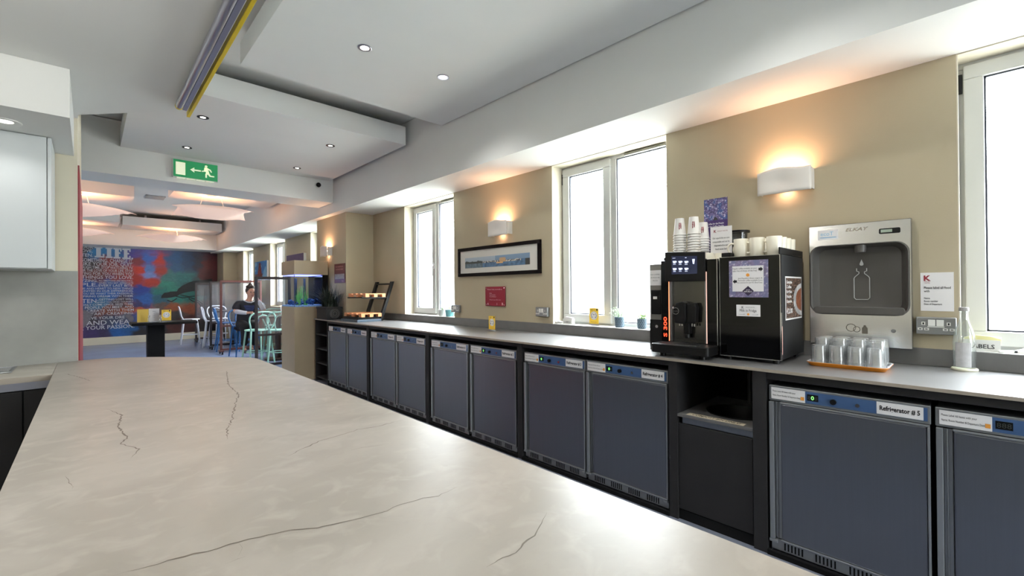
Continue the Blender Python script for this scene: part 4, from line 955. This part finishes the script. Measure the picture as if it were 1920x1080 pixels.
for yy in (5.56, 6.0):
    b = B(); b.prism([(2.845, .0), (2.885, .0), (3.065, .535), (3.027, .535)], yy, yy+.05, 'y'); b.done('upright', m_black, ld)
for x, z in ((3.02, .50), (2.95, .30), (2.87, .05)): B().box(x, x+.02, 5.611, 5.999, z-.01, z+.012).done('rung', m_black, ld)
for yy in (5.56, 6.0): B().box(2.60, 2.96, yy+.01, yy+.03, .305, .3235).done('bracket', m_black, ld)
pl = thing('planter', 'dark square planter with round relief holding a spiky grass plant', 'planter', (2.545, 6.50, ZC))
b = B(); b.box(-.112, .108, -.17, .22, 0, .175); b.box(-.118, .114, -.176, .226, .150, .180); b.done('box', M('dark_zinc', S(36, 36, 38), .5, .3, var=.15, spec=.2), pl, bevel=.004)
b = B()
for r in (.028, .050, .066): b.tube([(.0+r*math.cos(a), -.1725, .085+r*math.sin(a)) for a in [2*PI*k/28 for k in range(28)]], .004, 6, True)
b.done('relief', M('worn_zinc', S(96, 96, 98), .4, .6), pl, smooth=True)
B().box(-.105, .10, -.16, .21, .160, .182).done('soil', m_soil, pl)
b = B(); rnd = random.Random(4)
for k in range(230):
    a = rnd.uniform(0, 2*PI); L_ = rnd.uniform(.18, .40); lean = rnd.uniform(.2, 1.25); bx, by = rnd.uniform(-.08, .07), rnd.uniform(-.13, .15); d = Vector((math.cos(a), math.sin(a), 0)); s_ = Vector((-d.y, d.x, 0)); P = []
    for i in range(6):
        q = i/5; p = Vector((bx, by, .18))+d*(L_*lean*q*(.4+.45*q))+Vector((0, 0, L_*(q-.38*lean*q*q))); 
        p.x = min(p.x, .13); p.y = min(p.y, .30); ww = .0055*(1-q)+.0004; P.append((b.bm.verts.new(p-s_*ww), b.bm.verts.new(p+s_*ww)))
    for A, D in zip(P, P[1:]): b._f([A[0], A[1], D[1], D[0]])
b.done('spiky_foliage', m_dleaf, pl)

# aquarium ------------------------------------------------------
aq = thing('aquarium', 'lit blue aquarium between a beige cabinet base and beige hood', 'aquarium', (2.17, 6.87, 0))
m_aqb = M('beige_aquarium_cabinet', S(176, 160, 132), .5, var=.03)
AW, AD = .49, .60
B().box(0, AW, 0, AD, 0, 1.095).done('cabinet_base', m_aqb, aq, bevel=.003)
B().box(0, AW, 0, AD, 1.575, 1.785).done('hood', m_aqb, aq, bevel=.003)
b = B(); b.box(AW-.085, AW-.002, .003, AD-.003, 1.0965, 1.574); b.done('filter_column', m_gblack, aq)
m_agl = glassy('aquarium_glass', (.93, .98, 1, 1), 1.3, .02, .6)
b = B()
for q in (((.004, .004), (AW-.086, .004)), ((.004, .004), (.004, AD-.004)), ((.004, AD-.004), (AW-.086, AD-.004))):
    (x0, y0), (x1, y1) = q; b.quad((x0, y0, 1.096), (x1, y1, 1.096), (x1, y1, 1.574), (x0, y0, 1.574))
b.done('glass_walls', m_agl, aq)
b = B(); b.box(.0, .006, .0, .006, 1.0955, 1.5745); b.done('glass_edge', M('dark_silicone', S(16, 40, 90), .3), aq)
B().box(.006, AW-.087, .006, AD-.006, 1.0955, 1.118).done('gravel', M('blue_white_gravel', S(150, 190, 235), .7, var=.3, vscale=80), aq)
B().box(.02, AW-.10, .02, AD-.02, 1.566, 1.5745).done('light_unit', M('violet_aquarium_light', S(90, 90, 255), .3, emit=(.22, .25, 1, 1), es=3), aq)
m_rock = M('blue_rock', S(26, 70, 120), .7, var=.5, vscale=40); b = B(); rnd = random.Random(2)
for k in range(90):
    x = rnd.uniform(.05, AW-.13); y = rnd.uniform(.04, AD-.06); hh = .05+.09*(x/AW); b.sphere((x, y, 1.118+rnd.uniform(0, hh)), rnd.uniform(.010, .026), 6, (1, 1, rnd.uniform(.6, 1.4)))
b.done('rocks', m_rock, aq)
b = B()
for k in range(70):
    c = random.choice(((.09, .12), (.19, .10), (.2, .35))); x, y = c[0]+random.uniform(-.025, .025), c[1]+random.uniform(-.025, .025); L_ = random.uniform(.12, .30); dx = random.uniform(-.03, .03); P = []
    for i in range(5): q = i/4; ww = .004*(1-q*.8); p = Vector((x+dx*q+.008*math.sin(q*6+k), y, 1.118+L_*q)); P.append((b.bm.verts.new(p-Vector((ww, 0, 0))), b.bm.verts.new(p+Vector((ww, 0, 0)))))
    for A, D in zip(P, P[1:]): b._f([A[0], A[1], D[1], D[0]])
b.done('water_plants', M('aquarium_green', S(96, 180, 90), .5, var=.3, vscale=30), aq)
b = B(); b.cyl((.12, .33, 1.118), .022, .41, 14); b.cyl((.27, .38, 1.118), .018, .41, 14); b.done('driftwood', M('deep_blue_stem', S(10, 26, 40), .6), aq, smooth=True)
light('AREA', 'tank_light', (.2, .3, 1.56), 2.5, (.5, .7, 1), (0, 0, -1), aq, shape='RECTANGLE', size=.3, size_y=.45)
# maroon sign on the pier
mp_ = thing('pier_sign', 'maroon notice with a grey photo band on the pier behind the plant', 'sign', (2.68, 6.235, 1.445), -90)
B().box(-.19, .19, -.006, -.0003, 0, .285).done('panel', M('dull_maroon', S(96, 34, 40), .4, var=.08), mp_)
B().box(-.17, .17, -.008, -.0062, .06, .135).done('photo_band', M('grey_photo', S(150, 146, 144), .5, var=.3, vscale=30), mp_)
text('lettering', [('breakfast', 0, .235, .02, 'C', {'width': .26}), ('served daily', 0, .195, .02, 'C', {'width': .26}), ('7.30', .10, .015, .025)], M('pink_print', S(206, 150, 150), .5), mp_, y=-.007)
mp_.location = (2.68, 6.47, 1.445)

# ------------------------------------------------------------ pictures in the far room
cv = thing('canvas_picture', 'tall canvas of a red spired tower against blue sky between far windows', 'picture', (XW, 12.15, 1.66), -90)
B().box(-.53, .53, -.04, -.0002, 0, .42).done('canvas_body', m_paper, cv)
def tower(u, v):
    base = S(54, 120, 176) if v > .25 else S(92, 60, 58)
    if abs(u-.42) < .05+.16*(1-v) and v < .92: return S(132, 44, 34) if noise.noise(Vector((u*10, v*8, 0))) > -.1 else S(84, 34, 34)
    if noise.noise(Vector((u*3, v*3, 6))) > .25: return S(130, 176, 206)
    return base
painted('painting', 1.06, .42, 60, 40, tower, m_paint, cv, (-.53, -.0412, 0))
pv = thing('purple_canvas', 'wide dark purple canvas above the aquarium hood', 'picture', (XW, 9.62, 1.70), -90)
B().box(-.52, .52, -.05, -.0002, 0, .39).done('canvas_body', m_paper, pv); B().box(-.519, .518, -.0515, -.0502, .001, .389).done('painting', M('dusky_purple', S(70, 52, 88), .6, var=.1), pv)

# mural ---------------------------------------------------------
mu = thing('wall_mural', 'abstract blue and red painted mural with white motto lettering on the far wall', 'mural', (-1.6, 15.499, .19))
MW, MH = 4.35, 2.32
PAT = [(60, 120, S(60, 56, 62)), (120, 260, S(58, 52, 54)), (200, 130, S(40, 110, 160)), (330, 140, S(36, 98, 150)), (280, 200, S(120, 40, 36)), (440, 160, S(70, 60, 130)), (160, 330, S(100, 44, 40)), (350, 300, S(130, 44, 38)),
       (100, 420, S(40, 78, 150)), (300, 430, S(48, 84, 150)), (120, 520, S(34, 80, 150)), (300, 500, S(40, 96, 170)), (200, 580, S(56, 110, 150)), (350, 560, S(66, 52, 60)), (250, 640, S(120, 62, 44)), (420, 640, S(150, 74, 36)), (120, 720, S(62, 56, 66)), (300, 720, S(62, 70, 96)), (400, 700, S(84, 90, 112)),
       (120, 830, S(64, 48, 100)), (220, 840, S(52, 44, 80)), (340, 830, S(30, 88, 156)), (440, 800, S(32, 90, 150)), (510, 200, S(112, 34, 36)), (520, 290, S(176, 48, 30)), (500, 370, S(150, 40, 30)), (600, 180, S(60, 96, 170)), (600, 270, S(84, 120, 180)), (600, 330, S(120, 140, 200)), (680, 190, S(170, 46, 30)), (700, 290, S(150, 48, 36)), (620, 390, S(160, 46, 30)),
       (540, 460, S(38, 60, 140)), (560, 540, S(44, 92, 165)), (520, 600, S(60, 56, 100)), (540, 650, S(190, 88, 40)), (520, 710, S(60, 82, 140)), (520, 830, S(30, 28, 32)), (820, 180, S(34, 70, 110)), (820, 260, S(44, 78, 112)), (960, 200, S(28, 52, 84)), (1060, 200, S(40, 34, 52)), (780, 330, S(60, 110, 110)), (760, 420, S(52, 128, 112)), (900, 360, S(48, 104, 104)),
       (700, 480, S(36, 110, 104)), (850, 560, S(36, 112, 104)), (1000, 430, S(40, 84, 84)), (980, 540, S(30, 96, 90)), (700, 560, S(40, 90, 110)), (720, 610, S(96, 76, 70)), (820, 620, S(150, 80, 44)), (960, 640, S(130, 62, 34)), (860, 700, S(60, 52, 50)), (950, 770, S(66, 28, 24)), (800, 800, S(74, 34, 26)), (700, 830, S(40, 34, 34)), (1160, 220, S(92, 22, 26)), (1170, 350, S(80, 20, 24)), (1130, 460, S(30, 34, 36)), (1150, 650, S(70, 30, 24)), (1150, 800, S(30, 22, 22))]
X0, X1 = -.119, 2.62
def muralc(u, v):
    x = -1.6+u*MW; z = .19+v*MH
    pu = 68+(x+.119)*(1127/2.745); pv = 90+(2.52-z)*(770/2.30)
    pu += 46*noise.noise(Vector((pu/70, pv/40, 1)))+14*noise.noise(Vector((pu/18, pv/12, 4))); pv += 34*noise.noise(Vector((pu/60, pv/50, 8)))
    tot = 0; c = [0, 0, 0]
    for a, b_, col in PAT:
        d = ((a-pu)**2+((b_-pv)*1.5)**2); wgt = 1/(d+200)**2.6
        tot += wgt
        for i in range(3): c[i] += col[i]*wgt
    g = 1+.35*noise.noise(Vector((pu/30, pv/7, 3)))
    return (c[0]/tot*g, c[1]/tot*g, c[2]/tot*g, 1)
painted('painting', MW, MH, 300, 150, muralc, m_canvas, mu, (0, -.004, 0))
b = B(); b.prism([(0, -.003), (MW, -.003), (MW, -.0001), (0, -.0001)], 0, MH); b.done('backing', m_ink, mu)
def zx(u): return -.119+(u-68)*(2.745/1127)+1.6
def zz(v): return 2.52-(v-90)*(2.30/770)-.19
LN = [('SOMETHING, CHANGE IT.', 62, 467, 192, 222, 0), ('LIKE YOUR JOB, QUIT.', 56, 467, 224, 254, 0), ('OUGH TIME, STOP WATCHING TV.', 58, 467, 258, 280, 0), ('OR THE LOVE OF YOUR LIFE, STOP,', 56, 467, 284, 306, 0),
      ('TING FOR YOU WHEN YOU', 60, 468, 310, 334, 0), ('THINGS YOU LOVE.', 62, 467, 338, 366, 0), ('YZING,', 58, 182, 372, 394, 0), ('ALL EMOTIONS ARE BEAUTIFUL.', 190, 467, 376, 389, 0), ('WHEN YOU EAT, APPRECIATE', 190, 467, 396, 409, 0), ('PLE.', 62, 182, 402, 432, 0), ('EVERY LAST BITE.', 190, 467, 414, 434, 0),
      ('MS AND HEART TO NEW THINGS', 58, 467, 442, 457, 0), ('UNITED IN OUR DIFFERENCES.', 62, 467, 463, 479, 0), ('YOU SEE WHAT THEIR PASSION IS,', 58, 467, 486, 501, 0), ('SPIRING DREAM WITH THEM.', 58, 467, 508, 524, 0), ('TEN;', 62, 188, 538, 572, 0), ('GETTING LOST WILL', 192, 467, 536, 553, 0), ('HELP YOU FIND YOURSELF', 192, 467, 562, 573, 0),
      ('ONLY COME ONCE, SEIZE THEM.', 62, 467, 580, 596, 0), ('PEOPLE YOU MEET, AND', 85, 470, 602, 622, 0), ('CREATE WITH THEM', 98, 470, 628, 650, 0), ('START CREATING.', 108, 472, 656, 678, 0), ('LIVE YOUR DRE', 100, 395, 690, 714, 0), ('AND WEA.', 95, 446, 724, 762, 0), (', YOUR PASSION.', 66, 474, 768, 800, 0),
      ('OUR', 62, 150, 84, 110, 0), ('OVE,', 62, 145, 118, 142, 0), ('TEN.', 60, 148, 152, 180, 0)]
m_lett = M('white_mural_lettering', S(206, 208, 214), .6)
text('motto_lettering', [(s_, zx(x1), zz(v1), (v1-v0)*(2.30/770)*1.0, 'R', {'width': (x1-x0)*(2.745/1127), 'bold': .010}) for s_, x0, x1, v0, v1, _ in LN], m_lett, mu, y=-.0075)
b = B()                                                             # big slab letters
def slab(rects):
    for x0, x1, v0, v1 in rects: b.box(zx(x0), zx(x1), -.009, -.0055, zz(v1), zz(v0))
slab([(160, 220, 90, 104), (172, 208, 104, 170), (160, 236, 170, 184), (222, 236, 150, 170), (244, 300, 92, 106), (255, 289, 106, 172), (244, 300, 172, 186), (306, 372, 94, 108), (318, 350, 108, 174), (360, 372, 108, 124), (350, 362, 132, 146), (306, 362, 174, 188),
      (378, 446, 96, 110), (390, 420, 110, 176), (434, 446, 110, 124), (420, 434, 134, 148), (434, 446, 160, 176), (378, 446, 176, 190), (452, 466, 176, 190)])
b.done('large_lettering', m_lett, mu)
b = B(); T = [(705, 540), (712, 515), (735, 490), (765, 488), (790, 480), (850, 478), (862, 455), (900, 425), (960, 395), (1010, 378), (1090, 372), (1190, 356), (1190, 440), (1080, 470), (1000, 478), (930, 490), (880, 505), (850, 525), (800, 535), (760, 540)]
b.prism([(zx(u), zz(v)) for u, v in T], -.006, -.005, 'y')
for pts in ([(840, 525), (900, 540), (960, 535), (1040, 560), (1100, 600)], [(760, 560), (800, 575), (850, 545)], [(960, 545), (1000, 575), (1060, 590), (1120, 700)], [(1120, 460), (1110, 560), (1130, 700), (1140, 860)], [(880, 510), (960, 530), (1060, 520)]):
    b.tube([(zx(u), -.006, zz(v)) for u, v in pts], .012, 5)
b.done('tree_silhouette', M('black_tree_paint', S(18, 20, 24), .6), mu)
b = B(); b.prism([(zx(u), zz(v)) for u, v in ((60, 640), (85, 630), (125, 660), (150, 665), (128, 700), (95, 760), (60, 800))], -.0105, -.0095, 'y'); m_hs = M('grey_paint', S(120, 116, 124), .6, var=.2, vscale=12); b.done('painted_hand_shape', m_hs, mu); b = B(); b.prism([(zx(u), zz(v)) for u, v in ((395, 690), (430, 672), (466, 700), (470, 730), (448, 755), (420, 720))], -.0105, -.0095, 'y')
b.done('painted_hand_shape', m_hs, mu)

# fabric ceiling lamps -------------------------------------------
m_fab = bpy.data.materials.new('lit_pink_white_fabric'); m_fab.use_nodes = True
p = m_fab.node_tree.nodes['Principled BSDF']; p.inputs['Base Color'].default_value = S(236, 214, 204); p.inputs['Roughness'].default_value = .8
p.inputs['Emission Color'].default_value = (1, .62, .47, 1); p.inputs['Emission Strength'].default_value = .34
def fablamp(x, y, z, s, rz, label, ztop):
    t = thing('fabric_lamp', label, 'ceiling lamp', (x, y, z), rz, 'square fabric ceiling lamps')
    b = B(); n = 14; g = []
    for i in range(n+1):
        for j in range(n+1):
            u, v = 2*i/n-1, 2*j/n-1; m = max(abs(u), abs(v)); cr = (abs(u)*abs(v))**3
            k = s*(1-.14*(1-min(abs(u), abs(v))**2)*m*m)
            g.append(b.bm.verts.new((u*k, v*k, +.15*m**2-.06*cr)))
    for i in range(n):
        for j in range(n): b._f([g[i*(n+1)+j], g[(i+1)*(n+1)+j], g[(i+1)*(n+1)+j+1], g[i*(n+1)+j+1]])
    o = b.done('fabric_shade', m_fab, t, smooth=True); md = o.modifiers.new('s', 'SOLIDIFY'); md.thickness = .004
    b = B()
    for sx in (-.2, .2): b.tube([(sx, 0, .06), (sx*.6, 0, ztop-z)], .002, 6)
    b.cyl((0, 0, ztop-z-.02), .06, .02, 16); b.done('fitting', m_white, t)
    light('POINT', 'lamp_glow', (0, 0, .23), 9, (1, .52, .26), parent=t, shadow_soft_size=.08)
    return t
fablamp(1.50, 8.85, 2.56, .54, -6, 'large lit fabric lamp just behind the exit sign beam', 2.95)
fablamp(1.50, 13.70, 2.58, .50, 46, 'lit fabric lamp in front of the painted wall, right one', 2.90)
fablamp(-.12, 9.85, 2.56, .50, 40, 'lit fabric lamp cut by the red wall edge, nearer one', 2.93)
fablamp(-.25, 13.75, 2.60, .48, 44, 'lit fabric lamp cut by the red wall edge, farther one', 2.90)
vb = B(); vb.box(.80, 1.10, 11.0, 11.4, 3.208, 3.219); o = vb.done('ceiling_vent', M('vent_grey', S(150, 150, 150), .5)); tag(o, 'small grey ceiling vent behind the exit sign', 'vent')

# ------------------------------------------------------------ dining furniture
def chair_builder(name, mt, label):
    t = thing(name, label, 'chair', (0, 0, 0), 0, None); sh = .62
    B().lathe([(0, 0), (.185, 0), (.195, .010), (.19, .024), (.16, .022), (0, .018)], (0, 0, sh), 26).done('seat', mt, t, smooth=True)
    for sx in (-1, 1):
        B().tube([(sx*.13, -.12, sh), (sx*.15, -.155, .35), (sx*.175, -.19, 0)], [.017, .015, .013], 8).done('leg', mt, t, smooth=True)
        B().tube([(sx*.215, .22, 0), (sx*.19, .18, .30), (sx*.165, .15, sh+.01)], [.013, .016, .017], 8).done('leg', mt, t, smooth=True)
    pts = [(.165, .15, sh), (.20, .20, sh+.10), (.225, .22, sh+.20), (.20, .235, sh+.29), (.12, .25, sh+.335), (0, .255, sh+.345)]
    pts = pts+[(-x, y, z) for x, y, z in pts[-2::-1]]; B().tube(cr(pts), .014, 8).done('back_hoop', mt, t, smooth=True)
    pts = [(.07, .17, sh+.01), (.10, .21, sh+.14), (.08, .235, sh+.25), (0, .245, sh+.29)]; pts = pts+[(-x, y, z) for x, y, z in pts[-2::-1]]
    B().tube(cr(pts), .011, 8).done('inner_hoop', mt, t, smooth=True)
    B().tube([(.165*math.cos(a), .01+.165*math.sin(a), .24) for a in [2*PI*k/24 for k in range(24)]], .009, 6, True).done('footring', mt, t, smooth=True)
    return t
m_mint = M('mint_paint', S(160, 206, 190), .4, var=.04); m_bluep = M('blue_paint', S(48, 106, 166), .4, var=.04); m_whitep = M('white_paint', S(206, 208, 218), .4, var=.03)
c_m = chair_builder('bentwood_chair', m_mint, 'mint bentwood chair in front of the table, seen beside the dark screen post'); c_m.location = (2.20, 9.02, 0); c_m.rotation_euler = (0, 0, PI+.2); c_m['group'] = 'mint bentwood chairs'
dup(c_m, None, (2.50, 8.72, 0), 170, 'mint bentwood chair nearest the aquarium cabinet', 'mint bentwood chairs')
dup(c_m, None, (2.78, 9.98, 0), -10, 'mint bentwood chair across the table by the window', 'mint bentwood chairs')
c_b = chair_builder('bentwood_chair', m_bluep, 'blue bentwood chair the person sits on'); c_b.location = (2.30, 10.42, 0); c_b['group'] = 'blue bentwood chairs'
dup(c_b, None, (2.62, 11.50, 0), 180, 'blue bentwood chair behind the brown screen', 'blue bentwood chairs')
dup(c_b, None, (2.27, 11.78, 0), 85, 'blue bentwood chair at the aisle end of the middle table', 'blue bentwood chairs')
c_w = chair_builder('bentwood_chair', m_whitep, 'white bentwood chair standing in the aisle beside the dark screens'); c_w.location = (2.20, 12.80, 0); c_w.rotation_euler = (0, 0, 1.35); c_w['group'] = 'white bentwood chairs'
dup(c_w, None, (1.90, 14.0, 0), 85, 'white bentwood chair in front of the mural tree', 'white bentwood chairs')
dup(c_w, None, (2.50, 13.75, 0), 10, 'white bentwood chair behind the farthest screen', 'white bentwood chairs')
m_tab = M('dark_brown_table', S(44, 30, 28), .3, var=.08)
def table(x, y, z, w_, d_, label, mt=m_tab, leg=.05):
    t = thing('dining_table', label, 'table', (x, y, 0)); B().box(-w_/2, w_/2, -d_/2, d_/2, z-.035, z).done('tabletop', mt, t, bevel=.006)
    B().cyl((0, 0, .03), leg, z-.0655, 18).done('pedestal', mt, t, smooth=True); B().cyl((0, 0, 0), .24, .03, 28).done('foot', mt, t, smooth=True); return t
table(2.68, 9.45, .86, .80, .62, 'dark high table where the person leans, by the mint chairs')
table(2.74, 11.74, .86, .64, .50, 'dark high table between the brown and the black screens')
table(2.68, 13.2, .86, .80, .60, 'dark high table between the two farthest screens')
m_tblk = M('matt_black_table', S(10, 10, 11), .6, spec=.15)
bt_ = thing('pedestal_table', 'black square pedestal table in front of the motto wall', 'table', (.92, 10.4, 0))
B().box(-.39, .55, -.35, .35, .745, .79).done('tabletop', m_tblk, bt_, bevel=.004); B().box(-.165, .085, -.12, .12, .02, .7445).done('pedestal', m_tblk, bt_, bevel=.01); B().box(-.25, .25, -.25, .25, 0, .0195).done('foot', m_black, bt_)
Zt = .79
def holder(x, y, w_, h_, label, m_, rz=0):
    t = thing('card_holder', label, 'card holder', (x, y, Zt), rz, 'clear card holders on the black table'); B().box(-w_/2, w_/2, -.004, -.002, .01, h_).done('card', m_, t); B().box(-w_/2-.004, w_/2+.004, -.0065, .006, 0, h_+.01).done('holder', m_acry, t); B().box(-w_/2, w_/2, -.03, .03, 0, .004).done('foot', m_acry, t); return t
holder(.69, 10.22, .16, .24, 'clear holder with yellow cards, leftmost on the black table', m_yellow, 10)
t = holder(.85, 10.28, .15, .245, 'clear holder with a white menu in the middle of the black table', m_paper)
text('lettering', [('MENU', 0, .19, .012), ('tea', 0, .15, .01), ('coffee', 0, .12, .01), ('toast', 0, .09, .01)], m_grey_ink, t, y=-.009)
ycard((1.02, 10.2, Zt), 'yellow distancing card at the right of the black table', 1.45, 0)
for i, (x, lab) in enumerate(((.77, 'small clear condiment jar left of the menu holder'), (.93, 'small clear condiment jar right of the menu holder'))):
    t = thing('condiment_jar', lab, 'jar', (x, 10.16, Zt), 0, 'condiment jars on the black table'); B().lathe([(0, 0), (.022, 0), (.022, .08), (.014, .10), (0, .10)], (0, 0, 0), 14).done('jar_body', m_glass, t, smooth=True); B().cyl((0, 0, .10), .017, .03, 14).done('lid', m_chrome, t, smooth=True)
t = thing('menu_holder', 'clear menu holder standing on the high table by the window', 'card holder', (2.74, 9.28, .86), -20); B().box(-.06, .06, -.004, .004, 0, .2).done('holder', m_acry, t); B().box(-.055, .055, -.0055, -.0042, .01, .19).done('card', m_paper, t)
def screen(x, y, w_, mt, label):
    t = thing('partition_screen', label, 'partition screen', (x, y, 0), 0, 'wheeled clear partition screens'); h_ = 1.58; e = .042
    for xx in (0, w_-e): B().box(xx, xx+e, -.02, .02, .07, h_).done('post', mt, t, bevel=.002)
    for z0, z1 in ((h_-.045, h_), (.58, .615), (.075, .115)): B().box(e, w_-e, -.018, .018, z0, z1).done('rail', mt, t)
    B().box(e, w_-e, -.002, .002, .616, h_-.046).done('clear_panel', m_acry, t)
    for xx in (0, w_-e):
        B().box(xx-.005, xx+e+.005, -.14, .14, .058, .082).done('foot_bar', mt, t)
        for yy in (-.12, .12): B().cyl((xx+e/2-.012, yy, .028), .028, .024, 14, 'x').done('caster', m_black, t, smooth=True)
    return t
m_br = M('red_brown_frame', S(92, 52, 48), .4, var=.06); m_bk = M('black_brown_frame', S(38, 28, 30), .4, var=.06)
screen(1.99, 8.26, .56, m_bk, 'wheeled clear screen with black-brown frame nearest the aquarium')
screen(2.01, 11.1, .80, m_br, 'wheeled clear screen with reddish brown frame beside the person')
screen(2.02, 12.25, .85, m_bk, 'wheeled clear screen with black frame behind the brown one')
screen(2.04, 14.35, .68, m_bk, 'farthest wheeled clear screen in front of the mural tree')

# ------------------------------------------------------------ the person
pe = thing('person', 'person in a dark printed top leaning on the high table, hand at cheek', 'person', (2.34, 10.34, 0))
def skin(name, verts, edges, mt, parent, sub=2, root=0):
    me = bpy.data.meshes.new(name); me.from_pydata([v[:3] for v in verts], edges, []); o = bpy.data.objects.new(name, me); C.objects.link(o); o.parent = parent
    md = o.modifiers.new('skin', 'SKIN'); md.use_smooth_shade = True; md.branch_smoothing = .6
    for i, v in enumerate(verts): r = v[3]; me.skin_vertices[0].data[i].radius = (r, v[4] if len(v) > 4 else r); 
    for i in range(len(verts)): me.skin_vertices[0].data[i].use_root = (i == root)
    sb = o.modifiers.new('sub', 'SUBSURF'); sb.levels = sub; sb.render_levels = sub; me.materials.append(mt); return o
m_skin = M('skin', S(202, 152, 132), .5, var=.03); m_navy = M('navy_printed_top', S(22, 22, 34), .7, var=.4, vscale=14); m_trs = M('black_trousers', S(14, 14, 20), .8); m_hair = M('dark_brown_hair', S(46, 28, 24), .6, var=.3, vscale=30); m_slv = M('pale_sleeve', S(206, 206, 216), .7)
V = [(0, 0, .72, .10), (0, -.02, .90, .09), (0, -.05, 1.06, .09), (.03, -.08, 1.16, .05), (.045, -.105, 1.22, .048),            # 0-4 spine, neck
     (.055, -.125, 1.30, .082, .095), (.055, -.13, 1.36, .078, .088), (.055, -.125, 1.41, .05),                                            # 5-7 head
     (-.16, -.06, 1.10, .05), (-.235, -.12, .93, .042), (-.12, -.30, .905, .034), (-.03, -.36, .905, .028), (.01, -.385, .905, .026),      # 8-12 resting arm
     (.20, -.06, 1.10, .05), (.27, -.25, .92, .042), (.19, -.20, 1.10, .032), (.15, -.185, 1.20, .026), (.135, -.175, 1.235, .026),          # 13-17 raised arm
     (-.10, -.02, .68, .085), (-.12, -.36, .66, .065), (-.11, -.34, .42, .048), (-.11, -.30, .19, .034), (-.11, -.40, .15, .03),           # 18-22 leg
     (.10, -.02, .68, .085), (.06, -.36, .66, .065), (.03, -.33, .42, .048), (.02, -.28, .19, .034), (.02, -.38, .15, .03)]
E_ = [(0, 1), (1, 2), (2, 3), (3, 4), (4, 5), (5, 6), (6, 7), (2, 8), (8, 9), (9, 10), (10, 11), (11, 12), (2, 13), (13, 14), (14, 15), (15, 16), (16, 17), (0, 18), (18, 19), (19, 20), (20, 21), (21, 22), (0, 23), (23, 24), (24, 25), (25, 26), (26, 27)]
for k, a in enumerate((-.9, -.4, .0, .4)):                          # fingers of both hands
    i = len(V); L_ = (.038, .045, .043, .034)[k]
    V += [(.018+.02*math.cos(a)*.6, -.395+.022*math.sin(a), .903, .0085), (.025+L_*math.cos(a)*.8, -.40+L_*math.sin(a), .898, .0075), (.03+L_*1.4*math.cos(a)*.8, -.40+L_*1.35*math.sin(a), .888, .0065)]; E_ += [(12, i), (i, i+1), (i+1, i+2)]
i = len(V); V += [(-.005, -.40, .925, .009), (.018, -.425, .93, .0075)]; E_ += [(11, i), (i, i+1)]
for k in range(4):
    i = len(V); dx = -.012+.012*k
    V += [(.130+dx*.5, -.185-.008*k, 1.262, .0085), (.118+dx, -.19-.010*k, 1.288, .0075), (.108+dx, -.188-.010*k, 1.308, .0065)]; E_ += [(17, i), (i, i+1), (i+1, i+2)]
i = len(V); V += [(.115, -.20, 1.235, .009), (.098, -.205, 1.25, .0075)]; E_ += [(16, i), (i, i+1)]
skin('body', V, E_, m_skin, pe, 2)
V = [(0, 0, .62, .17), (0, -.01, .74, .20, .17), (0, -.03, .90, .185, .15), (0, -.05, 1.05, .155, .12), (.02, -.065, 1.13, .085), (-.165, -.06, 1.10, .085), (-.235, -.12, .96, .07), (.205, -.06, 1.10, .085), (.265, -.19, .98, .07)]
skin('tunic', V, [(0, 1), (1, 2), (2, 3), (3, 4), (3, 5), (5, 6), (3, 7), (7, 8)], m_navy, pe, 2, 1)
skin('sleeve', [(-.235, -.13, .94, .058), (-.13, -.29, .912, .044), (-.06, -.34, .908, .038)], [(0, 1), (1, 2)], m_slv, pe, 2)
skin('sleeve', [(.265, -.22, .94, .056), (.235, -.23, 1.0, .05), (.19, -.20, 1.10, .042), (.165, -.192, 1.16, .036)], [(0, 1), (1, 2), (2, 3)], m_slv, pe, 2)
for sx, kx in ((-.11, -.12), (.08, .05)): skin('trouser_leg', [(sx, -.02, .66, .12), (kx, -.24, .66, .10), (kx, -.36, .655, .095), (kx+.005, -.345, .45, .07), (kx+.005, -.30, .24, .06)], [(0, 1), (1, 2), (2, 3), (3, 4)], m_trs, pe, 2)
for kx in (-.11, .02): skin('shoe', [(kx, -.27, .15, .04), (kx, -.36, .145, .042), (kx, -.43, .14, .034)], [(0, 1), (1, 2)], M('grey_shoe', S(96, 88, 92), .7), pe, 2)
b = B(); b.sphere((.055, -.085, 1.355), .105, 20, (.92, .95, .95)); b.sphere((.055, -.07, 1.465), .042, 14); b.sphere((.045, -.10, 1.43), .07, 14, (1.2, 1, .6)); b.done('hair', m_hair, pe, smooth=True)
b = B(); b.sphere((.030, -.210, 1.322), .011, 10); b.sphere((.088, -.208, 1.322), .011, 10); b.done('eyes', M('eye', S(60, 40, 34), .3), pe, smooth=True)
b = B(); b.prism([(-.008, 1.275), (.008, 1.275), (.003, 1.318), (-.003, 1.318)], -.232, -.205, 'y'); o = b.done('nose', m_skin, pe, bevel=.004); o.location = (.060, 0, 0)
b = B(); b.sphere((.058, -.212, 1.255), .012, 10, (1.7, .6, .5)); b.done('mouth', M('lips', S(150, 80, 76), .5), pe, smooth=True)
b = B(); b.sphere((-.030, -.11, 1.31), .016, 10, (.5, 1, 1.4)); b.sphere((.140, -.10, 1.31), .016, 10, (.5, 1, 1.4)); b.done('ears', m_skin, pe, smooth=True)
b = B(); b.tube([(-.075, -.115, 1.155), (-.02, -.165, 1.12), (.04, -.18, 1.11), (.095, -.16, 1.13), (.13, -.11, 1.16)], .012, 8); b.done('collar', m_slv, pe, smooth=True)
b = B()
for k in range(4): b.tube([(-.09+.01*k, -.195-.002*k, 1.04-.028*k), (-.02, -.208, 1.045-.028*k), (.05, -.205, 1.035-.028*k), (.11-.01*k, -.185, 1.045-.028*k)], .005, 6)
b.done('top_print', M('blue_print', S(60, 84, 170), .6), pe, smooth=True)
